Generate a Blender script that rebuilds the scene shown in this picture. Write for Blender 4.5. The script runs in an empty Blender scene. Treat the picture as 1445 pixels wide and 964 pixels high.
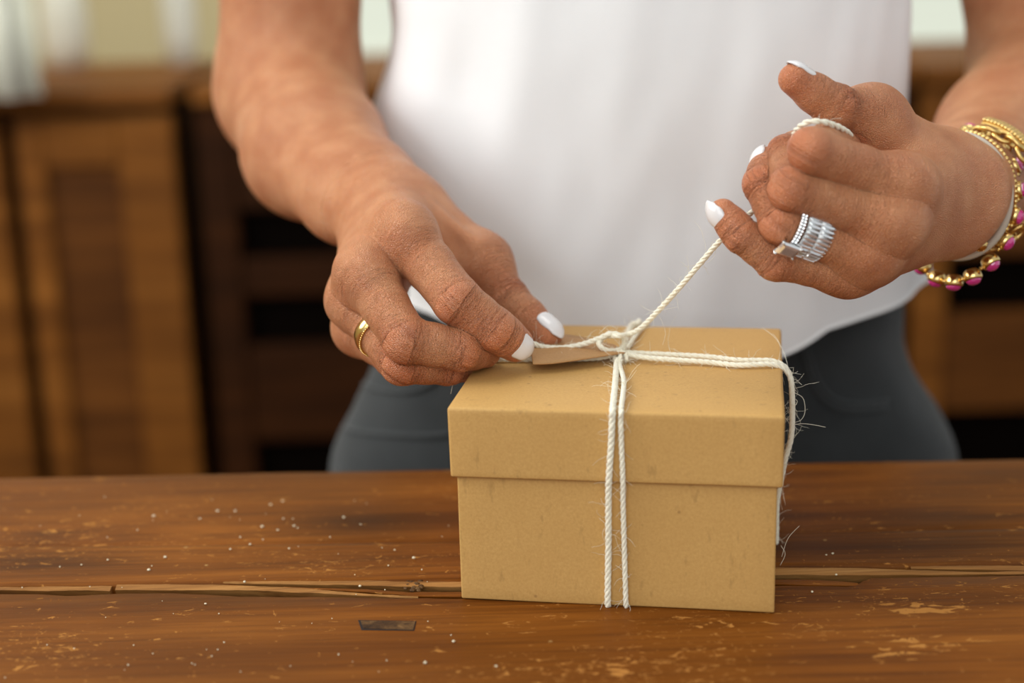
import bpy, bmesh, math, random
import numpy as np
from mathutils import Vector, Matrix, noise

rnd = random.Random(7)
SC = bpy.context.scene
COL = SC.collection

# ------------------------------------------------------------------ camera
# local frame: z = 0 is the table top, floor at z = -0.75, camera looks along +Y
PITCH, ROLL, FPX = 0.26927, -0.02593, 2160.37
CAM = np.array([0.0, 0.0, 0.26544])
fw = np.array([0, math.cos(PITCH), -math.sin(PITCH)])
_u = np.array([0, math.sin(PITCH), math.cos(PITCH)])
_r = np.array([1.0, 0, 0])
rt = _r * math.cos(ROLL) + _u * math.sin(ROLL)
up = -_r * math.sin(ROLL) + _u * math.cos(ROLL)


def U(px, py, d):
    """world point seen at photo pixel (px,py) at depth d along the view axis"""
    return CAM + d * (fw + rt * (px - 722.5) / FPX + up * (482 - py) / FPX)


def PZ(px, py, h):
    v = fw + rt * (px - 722.5) / FPX + up * (482 - py) / FPX
    return CAM + v * (h - CAM[2]) / v[2]


cd = bpy.data.cameras.new('camera')
cam = bpy.data.objects.new('camera', cd)
COL.objects.link(cam)
M = Matrix.Identity(4)
for i in range(3):
    M[i][0], M[i][1], M[i][2], M[i][3] = rt[i], up[i], -fw[i], CAM[i]
cam.matrix_world = M
cd.sensor_width = 36
cd.lens = FPX / 1445 * 36
cd.clip_start = 0.02
cd.dof.use_dof = True
cd.dof.focus_distance = 0.625
cd.dof.aperture_fstop = 4.1
SC.camera = cam

# ------------------------------------------------------------------ world, lights, exposure
w = bpy.data.worlds.new('world')
SC.world = w
w.use_nodes = True
bg = w.node_tree.nodes['Background']
bg.inputs[0].default_value = (0.92, 0.975, 1.0, 1)
bg.inputs[1].default_value = 0.60


def area(name, loc, target, sx, sy, power, col):
    l = bpy.data.lights.new(name, 'AREA')
    l.shape = 'RECTANGLE'
    l.size, l.size_y, l.energy, l.color = sx, sy, power, col
    o = bpy.data.objects.new(name, l)
    COL.objects.link(o)
    o.location = loc
    o.rotation_euler = (Vector(target) - Vector(loc)).to_track_quat('-Z', 'Y').to_euler()
    return o


area('window_light_front', (-1.9, 0.15, 1.25), (0.05, 0.75, 0.05), 1.2, 1.2, 14, (0.96, 0.985, 1.0))
area('window_light_side', (-1.9, 0.85, 1.25), (0.05, 0.70, 0.10), 1.3, 1.2, 32, (0.97, 0.985, 1.0))
area('window_light_behind_camera', (-0.5, -1.7, 1.25), (0.05, 0.70, 0.05), 2.4, 1.5, 27, (0.95, 0.985, 1.0))  # unseen frontal fill, added to brighten the box front and shirt
area('ceiling_light', (0.3, 0.9, 2.0), (0.15, 0.75, 0), 1.0, 0.8, 7, (1.0, 0.95, 0.88))
area('back_room_light', (-0.6, 2.2, 1.9), (0.0, 3.7, 0.3), 2.0, 1.0, 22, (1.0, 0.97, 0.9))  # unseen lamp added to brighten the cream back wall

SC.view_settings.view_transform = 'Standard'
SC.view_settings.look = 'None'
SC.view_settings.gamma = 1
SC.view_settings.exposure = 0.05
SC.view_settings.use_curve_mapping = False
SC.cycles.use_denoising = True
SC.cycles.max_bounces = 8


# ------------------------------------------------------------------ helpers
def tag(o, label=None, cat=None, group=None, kind=None):
    for k, v in (('label', label), ('category', cat), ('group', group), ('kind', kind)):
        if v:
            o[k] = v
    return o


def mesh_obj(name, verts, faces, mat=None, parent=None, smooth=True):
    me = bpy.data.meshes.new(name)
    me.from_pydata([tuple(map(float, v)) for v in verts], [], [tuple(map(int, f)) for f in faces])
    me.update()
    if smooth:
        me.polygons.foreach_set('use_smooth', [True] * len(me.polygons))
    o = bpy.data.objects.new(name, me)
    COL.objects.link(o)
    if mat:
        me.materials.append(mat)
    if parent:
        o.parent = parent
    return o


def bm_obj(name, bm, mat=None, parent=None, smooth=False):
    me = bpy.data.meshes.new(name)
    bm.to_mesh(me)
    bm.free()
    if smooth:
        me.polygons.foreach_set('use_smooth', [True] * len(me.polygons))
    o = bpy.data.objects.new(name, me)
    COL.objects.link(o)
    if mat:
        me.materials.append(mat)
    if parent:
        o.parent = parent
    return o


def empty(name, loc=(0, 0, 0)):
    o = bpy.data.objects.new(name, None)
    COL.objects.link(o)
    o.location = loc
    o.empty_display_size = 0.02
    return o


class MB:
    """collects simple shapes into one mesh"""

    def __init__(s):
        s.v, s.f = [], []

    def add(s, v, f):
        n = len(s.v)
        s.v += [tuple(map(float, x)) for x in v]
        s.f += [tuple(i + n for i in q) for q in f]

    def box(s, a, b, ch=0.0):
        """axis box from a to b with chamfer ch (octagon-like bevel on every edge)"""
        bm = bmesh.new()
        bmesh.ops.create_cube(bm, size=1)
        c = [(a[i] + b[i]) / 2 for i in range(3)]
        d = [abs(b[i] - a[i]) for i in range(3)]
        for v in bm.verts:
            v.co = Vector((c[0] + v.co.x * d[0], c[1] + v.co.y * d[1], c[2] + v.co.z * d[2]))
        if ch:
            bmesh.ops.bevel(bm, geom=bm.edges[:], offset=ch, segments=2, affect='EDGES', profile=0.5)
        bm.verts.index_update()
        s.add([v.co for v in bm.verts], [[v.index for v in f.verts] for f in bm.faces])
        bm.free()
        return s

    def tube(s, pts, r, n=8, closed=False, cap=True):
        pts = [np.asarray(p, float) for p in pts]
        m = len(pts)
        rs = r if hasattr(r, '__len__') else [r] * m
        T = []
        for i in range(m):
            a = pts[(i - 1) % m] if (closed or i > 0) else pts[i]
            b = pts[(i + 1) % m] if (closed or i < m - 1) else pts[i]
            t = b - a
            T.append(t / (np.linalg.norm(t) + 1e-12))
        ref = np.array([0, 0, 1.0]) if abs(T[0][2]) < .9 else np.array([1.0, 0, 0])
        N = np.cross(T[0], ref)
        N /= np.linalg.norm(N)
        vs = []
        for i in range(m):
            N = N - T[i] * (N @ T[i])
            N /= np.linalg.norm(N) + 1e-12
            B = np.cross(T[i], N)
            for k in range(n):
                a = 2 * math.pi * k / n
                vs.append(pts[i] + rs[i] * (math.cos(a) * N + math.sin(a) * B))
        fs = []
        for i in range(m if closed else m - 1):
            j = (i + 1) % m
            for k in range(n):
                l = (k + 1) % n
                fs.append((i * n + k, i * n + l, j * n + l, j * n + k))
        if cap and not closed:
            fs.append(tuple(range(n))[::-1])
            fs.append(tuple((m - 1) * n + k for k in range(n)))
        s.add(vs, fs)
        return s

    def sphere(s, c, r, n=10, m=6, scale=(1, 1, 1), R=None):
        vs, fs = [], []
        for j in range(1, m):
            for i in range(n):
                a, b = 2 * math.pi * i / n, math.pi * j / m
                vs.append(np.array([math.cos(a) * math.sin(b), math.sin(a) * math.sin(b), math.cos(b)]))
        vs += [np.array([0, 0, 1.0]), np.array([0, 0, -1.0])]
        top, bot = len(vs) - 2, len(vs) - 1
        for j in range(m - 2):
            for i in range(n):
                k = (i + 1) % n
                fs.append((j * n + i, (j + 1) * n + i, (j + 1) * n + k, j * n + k))
        for i in range(n):
            k = (i + 1) % n
            fs.append((top, i, k))
            fs.append((bot, (m - 2) * n + k, (m - 2) * n + i))
        R = np.eye(3) if R is None else R
        s.add([np.asarray(c) + R @ (v * r * np.array(scale)) for v in vs], fs)
        return s

    def frustum(s, c, R, w0, h0, w1, h1, z0, z1):
        """rectangular frustum in frame R (columns x,y,z)"""
        c = np.asarray(c)
        v = [c + R @ np.array([sx * ww, sy * hh, z]) for (ww, hh, z) in ((w0, h0, z0), (w1, h1, z1)) for sx, sy in ((-1, -1), (1, -1), (1, 1), (-1, 1))]
        s.add(v, [(3, 2, 1, 0), (4, 5, 6, 7), (0, 1, 5, 4), (1, 2, 6, 5), (2, 3, 7, 6), (3, 0, 4, 7)])
        return s

    def build(s, name, mat=None, parent=None, smooth=True):
        return mesh_obj(name, s.v, s.f, mat, parent, smooth)


def crv(pts, n=12):
    """Catmull-Rom through points"""
    P = [np.asarray(p, float) for p in pts]
    P = [2 * P[0] - P[1]] + P + [2 * P[-1] - P[-2]]
    out = []
    for i in range(1, len(P) - 2):
        for k in range(n):
            t = k / n
            a, b, c, d = P[i - 1:i + 3]
            out.append(.5 * (2 * b + (c - a) * t + (2 * a - 5 * b + 4 * c - d) * t * t + (3 * b - a - 3 * c + d) * t ** 3))
    out.append(P[-2])
    return out


def unit(v):
    v = np.asarray(v, float)
    return v / (np.linalg.norm(v) + 1e-12)


def frame(z, x):
    z = unit(z)
    x = unit(np.asarray(x) - z * (np.asarray(x) @ z))
    return np.stack([x, np.cross(z, x), z], 1)


# ------------------------------------------------------------------ materials
class Mat:
    def __init__(s, name, col=(.5, .5, .5), rough=.5, **kw):
        s.m = bpy.data.materials.new(name)
        s.m.use_nodes = True
        s.t = s.m.node_tree
        s.b = s.t.nodes['Principled BSDF']
        s.b.inputs['Base Color'].default_value = (*col, 1)
        s.b.inputs['Roughness'].default_value = rough
        for k, v in kw.items():
            s.b.inputs[k.replace('_', ' ')].default_value = v

    def n(s, typ, ins=None, **props):
        nd = s.t.nodes.new(typ)
        for k, v in props.items():
            setattr(nd, k, v)
        for k, v in (ins or {}).items():
            s.set(nd, k, v)
        return nd

    def set(s, nd, k, v):
        if isinstance(v, bpy.types.NodeSocket):
            s.t.links.new(v, nd.inputs[k])
        elif isinstance(v, bpy.types.Node):
            s.t.links.new(v.outputs[0], nd.inputs[k])
        else:
            nd.inputs[k].default_value = v

    def coords(s, scale=(1, 1, 1), kind='Object', rot=(0, 0, 0)):
        tc = s.n('ShaderNodeTexCoord')
        mp = s.n('ShaderNodeMapping', {'Scale': scale, 'Rotation': rot})
        s.t.links.new(tc.outputs[kind], mp.inputs[0])
        return mp

    def noise(s, vec, scale, detail=4, rough=.5, dist=0):
        return s.n('ShaderNodeTexNoise', {'Vector': vec, 'Scale': scale, 'Detail': detail, 'Roughness': rough, 'Distortion': dist})

    def ramp(s, fac, stops):
        r = s.n('ShaderNodeValToRGB', {'Fac': fac})
        e = r.color_ramp.elements
        while len(e) < len(stops):
            e.new(.5)
        for el, (p, c) in zip(e, stops):
            el.position = p
            el.color = (*c, 1) if hasattr(c, '__len__') else (c, c, c, 1)
        return r

    def mix(s, fac, a, b, mode='MIX'):
        m = s.n('ShaderNodeMix', data_type='RGBA', blend_type=mode)
        s.set(m, 0, fac)
        for k, v in ((6, a), (7, b)):
            if isinstance(v, tuple) and len(v) == 3:
                v = (*v, 1)
            s.set(m, k, v)
        return m.outputs[2]

    def math(s, op, a, b=0.0, c=None):
        m = s.n('ShaderNodeMath', operation=op)
        s.set(m, 0, a)
        s.set(m, 1, b)
        if c is not None:
            s.set(m, 2, c)
        return m.outputs[0]

    def bump(s, h, strength=.3, dist=.001, prev=None):
        b = s.n('ShaderNodeBump', {'Height': h, 'Strength': strength, 'Distance': dist})
        if prev is not None:
            s.set(b, 'Normal', prev)
        return b

    def out(s, **kw):
        for k, v in kw.items():
            s.set(s.b, k.replace('_', ' '), v)
        return s.m


def srgb(r, g, b):
    f = lambda c: (c / 255 / 12.92) if c <= 10 else ((c / 255 + .055) / 1.055) ** 2.4
    return (f(r), f(g), f(b))


# skin: tanned, slightly glossy, fine relief; reddened where the 'flush' attribute says (knuckles, tips)
def skin_mat():
    m = Mat('tanned_skin', rough=.4)
    c = m.coords()
    fl = m.n('ShaderNodeAttribute', attribute_name='flush').outputs['Fac']
    fin = m.n('ShaderNodeAttribute', attribute_name='finger')
    n1 = m.noise(c, 60, 3)
    n2 = m.noise(c, 420, 3, .6)
    base = m.mix(m.ramp(n1, [(.35, 0.0), (.7, 1.0)]), srgb(194, 124, 82), srgb(214, 149, 105))
    base = m.mix(m.math('MULTIPLY', fl, .6), base, srgb(202, 108, 72))
    base = m.mix(m.ramp(n2, [(.62, 0.0), (.74, .12)]), base, srgb(150, 92, 62))
    # wrinkles across the fingers
    sx = m.n('ShaderNodeSeparateXYZ', {'Vector': fin.outputs['Vector']})
    cb = m.n('ShaderNodeCombineXYZ', {'X': m.math('MULTIPLY', sx.outputs[0], 1.0), 'Y': m.math('MULTIPLY', sx.outputs[1], .35), 'Z': m.math('MULTIPLY', sx.outputs[2], 7.3)})
    wr = m.noise(cb, .95, 4, .6, .9)
    wr_h = m.math('MULTIPLY', wr, m.n('ShaderNodeAttribute', attribute_name='crease').outputs['Fac'])
    vor = m.n('ShaderNodeTexVoronoi', {'Vector': c, 'Scale': 1150}, feature='DISTANCE_TO_EDGE')
    vh = m.ramp(vor.outputs['Distance'], [(0, 0.0), (.25, 1.0)])
    fine = m.noise(c, 520, 5, .72, .5)
    b1 = m.bump(wr_h, 1.0, .0021)
    b2 = m.bump(vh, .8, .00038, b1)
    b3 = m.bump(fine, .5, .0007, b2)
    gr = m.math('MULTIPLY', m.ramp(wr, [(.34, 1.0), (.48, 0.0)]), m.n('ShaderNodeAttribute', attribute_name='crease').outputs['Fac'])
    base = m.mix(m.math('MULTIPLY', gr, .26), base, srgb(128, 66, 38))  # grooves darkened in the colour to deepen the shade of creases
    return m.out(Base_Color=base, Normal=b3.outputs[0], Subsurface_Weight=.18, Subsurface_Radius=(.006, .0022, .0012), Subsurface_Scale=.6, Specular_IOR_Level=.45,
                 Roughness=m.n('ShaderNodeMapRange', {'Value': n2, 'To Min': .27, 'To Max': .42}).outputs[0])


SKIN = skin_mat()


def wood_mat(name, dark, mid, light, worn=0.0, gx=1.0, spec=.45, rough=.38, scale=1.0, wornc=(200, 140, 70), seed=0.0):
    """grain runs along X of the object"""
    m = Mat(name, rough=rough)
    c = m.coords((2.2 * scale * gx, 26 * scale, 26 * scale))
    c.inputs['Location'].default_value = (seed, seed * .7, seed * 1.3)
    g1 = m.noise(c, 1.6, 6, .62, .8)
    c2 = m.coords((8 * scale * gx, 240 * scale, 240 * scale))
    g2 = m.noise(c2, 1.5, 4, .6, .3)
    big = m.noise(m.coords((1.5, 5, 5)), 2.2, 3)
    col = m.ramp(g1, [(.28, dark), (.5, mid), (.72, light)])
    col = m.mix(m.ramp(g2, [(.3, .65), (.55, 0.0)]), col, dark)
    col = m.mix(m.ramp(big, [(.35, .45), (.6, 0.0)]), col, dark)
    h = m.math('ADD', m.math('MULTIPLY', g1, .6), g2)
    if worn:
        # flaked lacquer: short scratches and patches of bare wood
        cs = m.coords((60, 130, 40), rot=(0, 0, .12))
        s1 = m.noise(cs, 2.3, 5, .72, 1.2)
        cs2 = m.coords((150, 60, 40), rot=(0, 0, -.7))
        s2 = m.noise(cs2, 2.6, 4, .7, .8)
        reg = m.noise(m.coords((4.5, 9, 9)), 1.7, 2)
        k = m.ramp(m.math('ADD', s1, m.math('MULTIPLY', reg, .42)), [(.868 - .02 * worn, 0.0), (.885, 1.0)])
        k2 = m.ramp(m.math('ADD', s2, m.math('MULTIPLY', reg, .22)), [(.80, 0.0), (.82, .7)])
        wm = m.math('MAXIMUM', k, k2)
        spots = []
        for (qx, qy, rx, ry) in ((1310, 857, .024, .0085), (1300, 915, .030, .010), (700, 880, .05, .02)):
            q = PZ(qx, qy, 0)
            mp = m.n('ShaderNodeMapping', {'Location': (-q[0] / rx, -q[1] / ry, 0), 'Scale': (1 / rx, 1 / ry, 0)})
            m.t.links.new(m.n('ShaderNodeTexCoord').outputs['Object'], mp.inputs[0])
            ln = m.n('ShaderNodeVectorMath', {0: mp.outputs[0]}, operation='LENGTH')
            spots.append(m.n('ShaderNodeMapRange', {'Value': ln.outputs['Value'], 'From Min': .2, 'From Max': 1.3, 'To Min': .16 if qx != 700 else .03, 'To Max': 0.0}).outputs[0])
        boost = m.math('ADD', m.math('ADD', spots[0], m.math('MULTIPLY', spots[1], .7)), spots[2])
        s3 = m.noise(m.coords((60, 150, 40), rot=(0, 0, .05)), 1.6, 5, .7, .8)
        wm = m.math('MAXIMUM', wm, m.ramp(m.math('ADD', s3, boost), [(.64, 0.0), (.67, 1.0)]))
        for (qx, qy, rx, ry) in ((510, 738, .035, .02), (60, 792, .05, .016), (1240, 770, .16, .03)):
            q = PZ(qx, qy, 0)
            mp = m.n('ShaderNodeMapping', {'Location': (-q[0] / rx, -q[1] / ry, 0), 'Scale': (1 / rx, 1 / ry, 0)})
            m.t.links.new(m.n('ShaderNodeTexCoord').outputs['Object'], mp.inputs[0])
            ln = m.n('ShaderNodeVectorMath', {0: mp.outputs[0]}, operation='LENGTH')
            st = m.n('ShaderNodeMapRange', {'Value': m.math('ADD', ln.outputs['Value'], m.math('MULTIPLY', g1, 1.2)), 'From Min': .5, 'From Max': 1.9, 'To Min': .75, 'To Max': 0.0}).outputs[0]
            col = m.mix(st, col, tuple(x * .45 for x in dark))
        wcol = m.mix(g2, srgb(*wornc), srgb(wornc[0] * .8, wornc[1] * .74, wornc[2] * .65))
        # pale specks of old paint
        vo = m.n('ShaderNodeTexVoronoi', {'Vector': m.coords((1, 1, 1)), 'Scale': 95.0, 'Randomness': 1.0})
        sp = m.math('MULTIPLY', m.ramp(vo.outputs['Distance'], [(.05, 1.0), (.10, 0.0)]), m.ramp(m.noise(m.coords(), 9, 2), [(.55, 0.0), (.62, 1.0)]))
        col = m.mix(m.math('MULTIPLY', wm, .85), col, wcol)
        col = m.mix(m.math('MULTIPLY', sp, .5), col, srgb(205, 170, 110))
        h = m.math('SUBTRACT', h, m.math('MULTIPLY', wm, .8))
        ro = m.math('ADD', m.math('MULTIPLY', wm, .25), m.math('ADD', rough - .08, m.math('MULTIPLY', g1, .2)))
        m.out(Roughness=ro)
    b = m.bump(h, .35, .0006)
    return m.out(Base_Color=col, Normal=b.outputs[0], Specular_IOR_Level=spec)


def metal(name, col, rough=.22):
    m = Mat(name, col, rough, Metallic=1.0)
    n = m.noise(m.coords(), 700, 3)
    return m.out(Normal=m.bump(n, .08, .0002).outputs[0])


GOLD = metal('yellow_gold', srgb(236, 202, 132), .2)
BRASSGOLD = metal('brushed_gold', srgb(224, 188, 116), .34)
SILVER = metal('white_gold', srgb(225, 225, 222), .18)
STONE = Mat('clear_stone', (.96, .97, .98), .04, Metallic=.75, IOR=2.2, Coat_Weight=1.0).m
PINK = Mat('pink_stone', srgb(245, 60, 160), .05, Transmission_Weight=.35, IOR=1.8, Coat_Weight=1.0).m


def nail_mat():
    m = Mat('white_nail_polish', srgb(226, 222, 220), .16, Coat_Weight=.6, Coat_Roughness=.08)
    n = m.noise(m.coords(), 160, 2)
    return m.out(Normal=m.bump(n, .05, .0002).outputs[0])


NAIL = nail_mat()


def kraft_mat(name, base, alt):
    m = Mat(name, rough=.62)
    c = m.coords()
    f1 = m.noise(c, 900, 4, .7)
    f2 = m.noise(c, 60, 3)
    f3 = m.noise(m.coords((1, 1, .35)), 260, 3, .6)
    col = m.mix(m.ramp(f1, [(.3, 0.0), (.7, 1.0)]), alt, base)
    col = m.mix(m.ramp(f2, [(.35, .22), (.65, 0.0)]), col, alt)
    col = m.mix(m.ramp(f3, [(.28, .35), (.38, 0.0)]), col, tuple(x * .55 for x in alt))
    vo = m.n('ShaderNodeTexVoronoi', {'Vector': c, 'Scale': 140.0})
    pick = m.ramp(m.n('ShaderNodeSeparateColor', {'Color': vo.outputs['Color']}).outputs[0], [(.86, 0.0), (.87, 1.0)])
    dk = m.math('MULTIPLY', m.ramp(vo.outputs['Distance'], [(.06, 1.0), (.13, 0.0)]), pick)
    col = m.mix(m.math('MULTIPLY', dk, .45), col, srgb(120, 80, 45))
    return m.out(Base_Color=col, Normal=m.bump(m.math('ADD', f1, f3), .18, .0003).outputs[0], Specular_IOR_Level=.35)


KRAFT = kraft_mat('kraft_board', srgb(205, 162, 96), srgb(190, 146, 82))
TAGM = kraft_mat('kraft_tag_card', srgb(182, 138, 88), srgb(168, 124, 76))


def twine_mat():
    m = Mat('cream_twine', rough=.85)
    n = m.noise(m.coords(), 1500, 4, .7)
    col = m.mix(n, srgb(226, 217, 190), srgb(250, 246, 228))
    return m.out(Base_Color=col, Normal=m.bump(n, .5, .0003).outputs[0], Subsurface_Weight=.1, Subsurface_Radius=(.001, .001, .0008), Sheen_Weight=.3, Specular_IOR_Level=.2)


TWINE = twine_mat()


def cloth_mat(name, c1, c2, sc=1500, bs=.3, sheen=.2):
    m = Mat(name, rough=.95, Sheen_Weight=sheen, Specular_IOR_Level=.15)
    a = m.n('ShaderNodeTexWave', {'Vector': m.coords(rot=(0, 0, .0)), 'Scale': sc * .2, 'Distortion': 1.5, 'Detail': 2.0}, bands_direction='X')
    b = m.n('ShaderNodeTexWave', {'Vector': m.coords(), 'Scale': sc * .2, 'Distortion': 1.5, 'Detail': 2.0}, bands_direction='Z')
    wv = m.math('ADD', a.outputs['Fac'], b.outputs['Fac'])
    n = m.noise(m.coords(), 35, 4, .6)
    col = m.mix(n, c1, c2)
    return m.out(Base_Color=col, Normal=m.bump(wv, bs, .0003).outputs[0])


SHIRT = cloth_mat('white_jersey', srgb(243, 243, 242), srgb(248, 248, 247))
JEANS = cloth_mat('charcoal_denim', srgb(44, 46, 46), srgb(60, 62, 62), 2200, .5)
SEAM = cloth_mat('denim_thread', srgb(50, 52, 52), srgb(62, 64, 64), 2200, .5)

TABLE_WOOD = wood_mat('worn_table_wood', srgb(82, 42, 8), srgb(122, 68, 16), srgb(148, 88, 28), worn=1.0, rough=.5, spec=.12)
RAW_WOOD = wood_mat('raw_splintered_wood', srgb(104, 64, 28), srgb(158, 108, 54), srgb(190, 140, 80), rough=.7, spec=.2, scale=1.6)
PLUG_WOOD = wood_mat('end_grain_plug', srgb(34, 20, 10), srgb(82, 54, 28), srgb(150, 110, 64), rough=.6, scale=2.2, gx=14, spec=.2)
GAP_DARK = Mat('gap_grime', srgb(34, 20, 12), .9).m  # near-black stands in for shade in plank gaps; grime round the plug
CAB_WOOD = wood_mat('cabinet_wood', srgb(88, 50, 15), srgb(130, 78, 27), srgb(160, 102, 42), rough=.55, scale=.4, spec=.12)
CAB_DARK = wood_mat('dark_cabinet_wood', srgb(34, 16, 4), srgb(54, 27, 8), srgb(70, 37, 11), rough=.6, scale=.4, spec=.08)
CUBBY = Mat('black_cubby_lining', srgb(12, 8, 6), .95, Specular_IOR_Level=.0).m  # black colour stands in for the shade inside the open cubbies

# ------------------------------------------------------------------ signed-distance body builder


class Field:
    def __init__(s, lo, hi, h):
        s.lo = np.array(lo, float)
        s.h = h
        s.n = tuple(int(math.ceil((hi[i] - lo[i]) / h)) + 1 for i in range(3))
        s.V = np.full(s.n, .05, np.float32)

    def sl(s, a, b, pad):
        lo = np.floor((np.minimum(a, b) - pad - s.lo) / s.h).astype(int)
        hi = np.ceil((np.maximum(a, b) + pad - s.lo) / s.h).astype(int) + 1
        lo = np.clip(lo, 0, s.n)
        hi = np.clip(hi, 0, s.n)
        if np.any(hi <= lo):
            return None
        return tuple(slice(lo[i], hi[i]) for i in range(3))

    def grid(s, sl):
        ax = [(s.lo[i] + s.h * np.arange(sl[i].start, sl[i].stop)).astype(np.float32) for i in range(3)]
        return ax[0][:, None, None], ax[1][None, :, None], ax[2][None, None, :]


def cone_dist(X, Y, Z, a, b, ra, rb, n=None, fl=1.0):
    ba = b - a
    L2 = float(ba @ ba) + 1e-12
    t = np.clip(((X - a[0]) * ba[0] + (Y - a[1]) * ba[1] + (Z - a[2]) * ba[2]) / L2, 0, 1)
    dx, dy, dz = X - (a[0] + t * ba[0]), Y - (a[1] + t * ba[1]), Z - (a[2] + t * ba[2])
    if n is not None:
        q = (dx * n[0] + dy * n[1] + dz * n[2]) * (1 / fl - 1)
        dx, dy, dz = dx + q * n[0], dy + q * n[1], dz + q * n[2]
        return (np.sqrt(dx * dx + dy * dy + dz * dz) - (ra + (rb - ra) * t)) * (fl ** .5)
    return np.sqrt(dx * dx + dy * dy + dz * dz) - (ra + (rb - ra) * t)


def smin(a, b, k):
    h = np.maximum(k - np.abs(a - b), 0) / k
    return np.minimum(a, b) - h * h * k * .25


def add_prim(F, p, k=None):
    a, b, ra, rb = p['a'], p['b'], p['ra'], p['rb']
    k = p.get('k', .006) if k is None else k
    sl = F.sl(a, b, max(ra, rb) + k + .012)
    if sl is None:
        return
    X, Y, Z = F.grid(sl)
    d = cone_dist(X, Y, Z, a, b, ra, rb, p.get('n'), p.get('fl', 1.0)).astype(np.float32)
    if p.get('sub'):
        F.V[sl] = -smin(-F.V[sl], d, k)
    else:
        F.V[sl] = smin(F.V[sl], d, k)


def add_chain(F, ch):
    """finger: joint spheres; blends into the palm only near its root"""
    P, R = ch['P'], ch['R']
    lo = np.min(P, 0)
    hi = np.max(P, 0)
    sl = F.sl(lo, hi, .03)
    if sl is None:
        return
    X, Y, Z = F.grid(sl)
    D = None
    for i in range(len(P) - 1):
        d = cone_dist(X, Y, Z, P[i], P[i + 1], R[i], R[i + 1]).astype(np.float32)
        D = d if D is None else smin(D, d, .0022)
    rd = np.sqrt((X - P[0][0]) ** 2 + (Y - P[0][1]) ** 2 + (Z - P[0][2]) ** 2)
    t = np.clip((rd - .014) / .016, 0, 1)
    k = (ch.get('k', .009) * (1 - t) + .0008 * t).astype(np.float32)
    base = F.P0[sl]
    comb = smin(base, D, k)
    F.V[sl] = np.minimum(F.V[sl], comb)


def surface_nets(F):
    V, h = F.V, F.h
    S = V < 0
    nx, ny, nz = V.shape
    c = np.zeros((nx - 1, ny - 1, nz - 1), np.uint8)
    for i in (0, 1):
        for j in (0, 1):
            for k in (0, 1):
                c += S[i:nx - 1 + i, j:ny - 1 + j, k:nz - 1 + k]
    act = (c > 0) & (c < 8)
    I = np.argwhere(act)
    idx = np.full(act.shape, -1, np.int32)
    idx[act] = np.arange(len(I))
    acc = np.zeros((len(I), 3))
    cnt = np.zeros(len(I))
    cor = [(i, j, k) for i in (0, 1) for j in (0, 1) for k in (0, 1)]
    val = {q: V[I[:, 0] + q[0], I[:, 1] + q[1], I[:, 2] + q[2]] for q in cor}
    for q in cor:
        for ax in range(3):
            if q[ax] == 0:
                p = list(q)
                p[ax] = 1
                p = tuple(p)
                a, b = val[q], val[p]
                m = (a < 0) != (b < 0)
                t = np.where(m, a / np.where(m, a - b, 1), 0)
                pt = np.array(q, float)[None, :].repeat(len(I), 0)
                pt[:, ax] += t
                acc[m] += pt[m]
                cnt[m] += 1
    verts = F.lo + h * (I + acc / cnt[:, None])
    faces = []
    for ax in range(3):
        o1, o2 = (ax + 1) % 3, (ax + 2) % 3
        a = [slice(1, -1)] * 3
        b = [slice(1, -1)] * 3
        a[ax], b[ax] = slice(0, -1), slice(1, None)
        sa, sb = S[tuple(a)], S[tuple(b)]
        E = np.argwhere(sa != sb)
        if not len(E):
            continue
        off = np.array([1, 1, 1])
        off[ax] = 0
        E = E + off
        fl = S[E[:, 0], E[:, 1], E[:, 2]]
        q = []
        for d1, d2 in ((-1, -1), (0, -1), (0, 0), (-1, 0)):
            e = E.copy()
            e[:, o1] += d1
            e[:, o2] += d2
            q.append(idx[e[:, 0], e[:, 1], e[:, 2]])
        q = np.stack(q, 1)
        q[~fl] = q[~fl][:, ::-1]
        faces.append(q)
    return verts, np.concatenate(faces)


def finger(pts, radii, k=.009, **kw):
    """pts: (px,py,depth) of knuckle, middle joint, end joint, tip; radii in mm; adds slimmer mid-bone points"""
    J = [U(*p) for p in pts]
    P, R = [J[0]], [radii[0] / 1000]
    for i in range(1, len(J)):
        P += [(J[i - 1] + J[i]) / 2, J[i]]
        R += [(radii[i - 1] + radii[i]) / 2000 * (.955 if i < len(J) - 1 else 1.0), radii[i] / 1000]
    d = dict(P=np.array(P), R=R, J=np.array(J), k=k)
    d.update(kw)
    return d


def prim(a, b, ra, rb, k=6, n=None, fl=1.0, sub=False):
    A = U(*a) if len(a) == 3 and max(map(abs, a)) > 5 else np.array(a, float)
    B = U(*b) if len(b) == 3 and max(map(abs, b)) > 5 else np.array(b, float)
    return dict(a=A, b=B, ra=ra / 1000, rb=rb / 1000, k=k / 1000, n=None if n is None else unit(n), fl=fl, sub=sub)


def vdir(x, y, z):
    """direction given in view terms: x right, y up, z toward the camera"""
    return unit(rt * x + up * y - fw * z)

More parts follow.
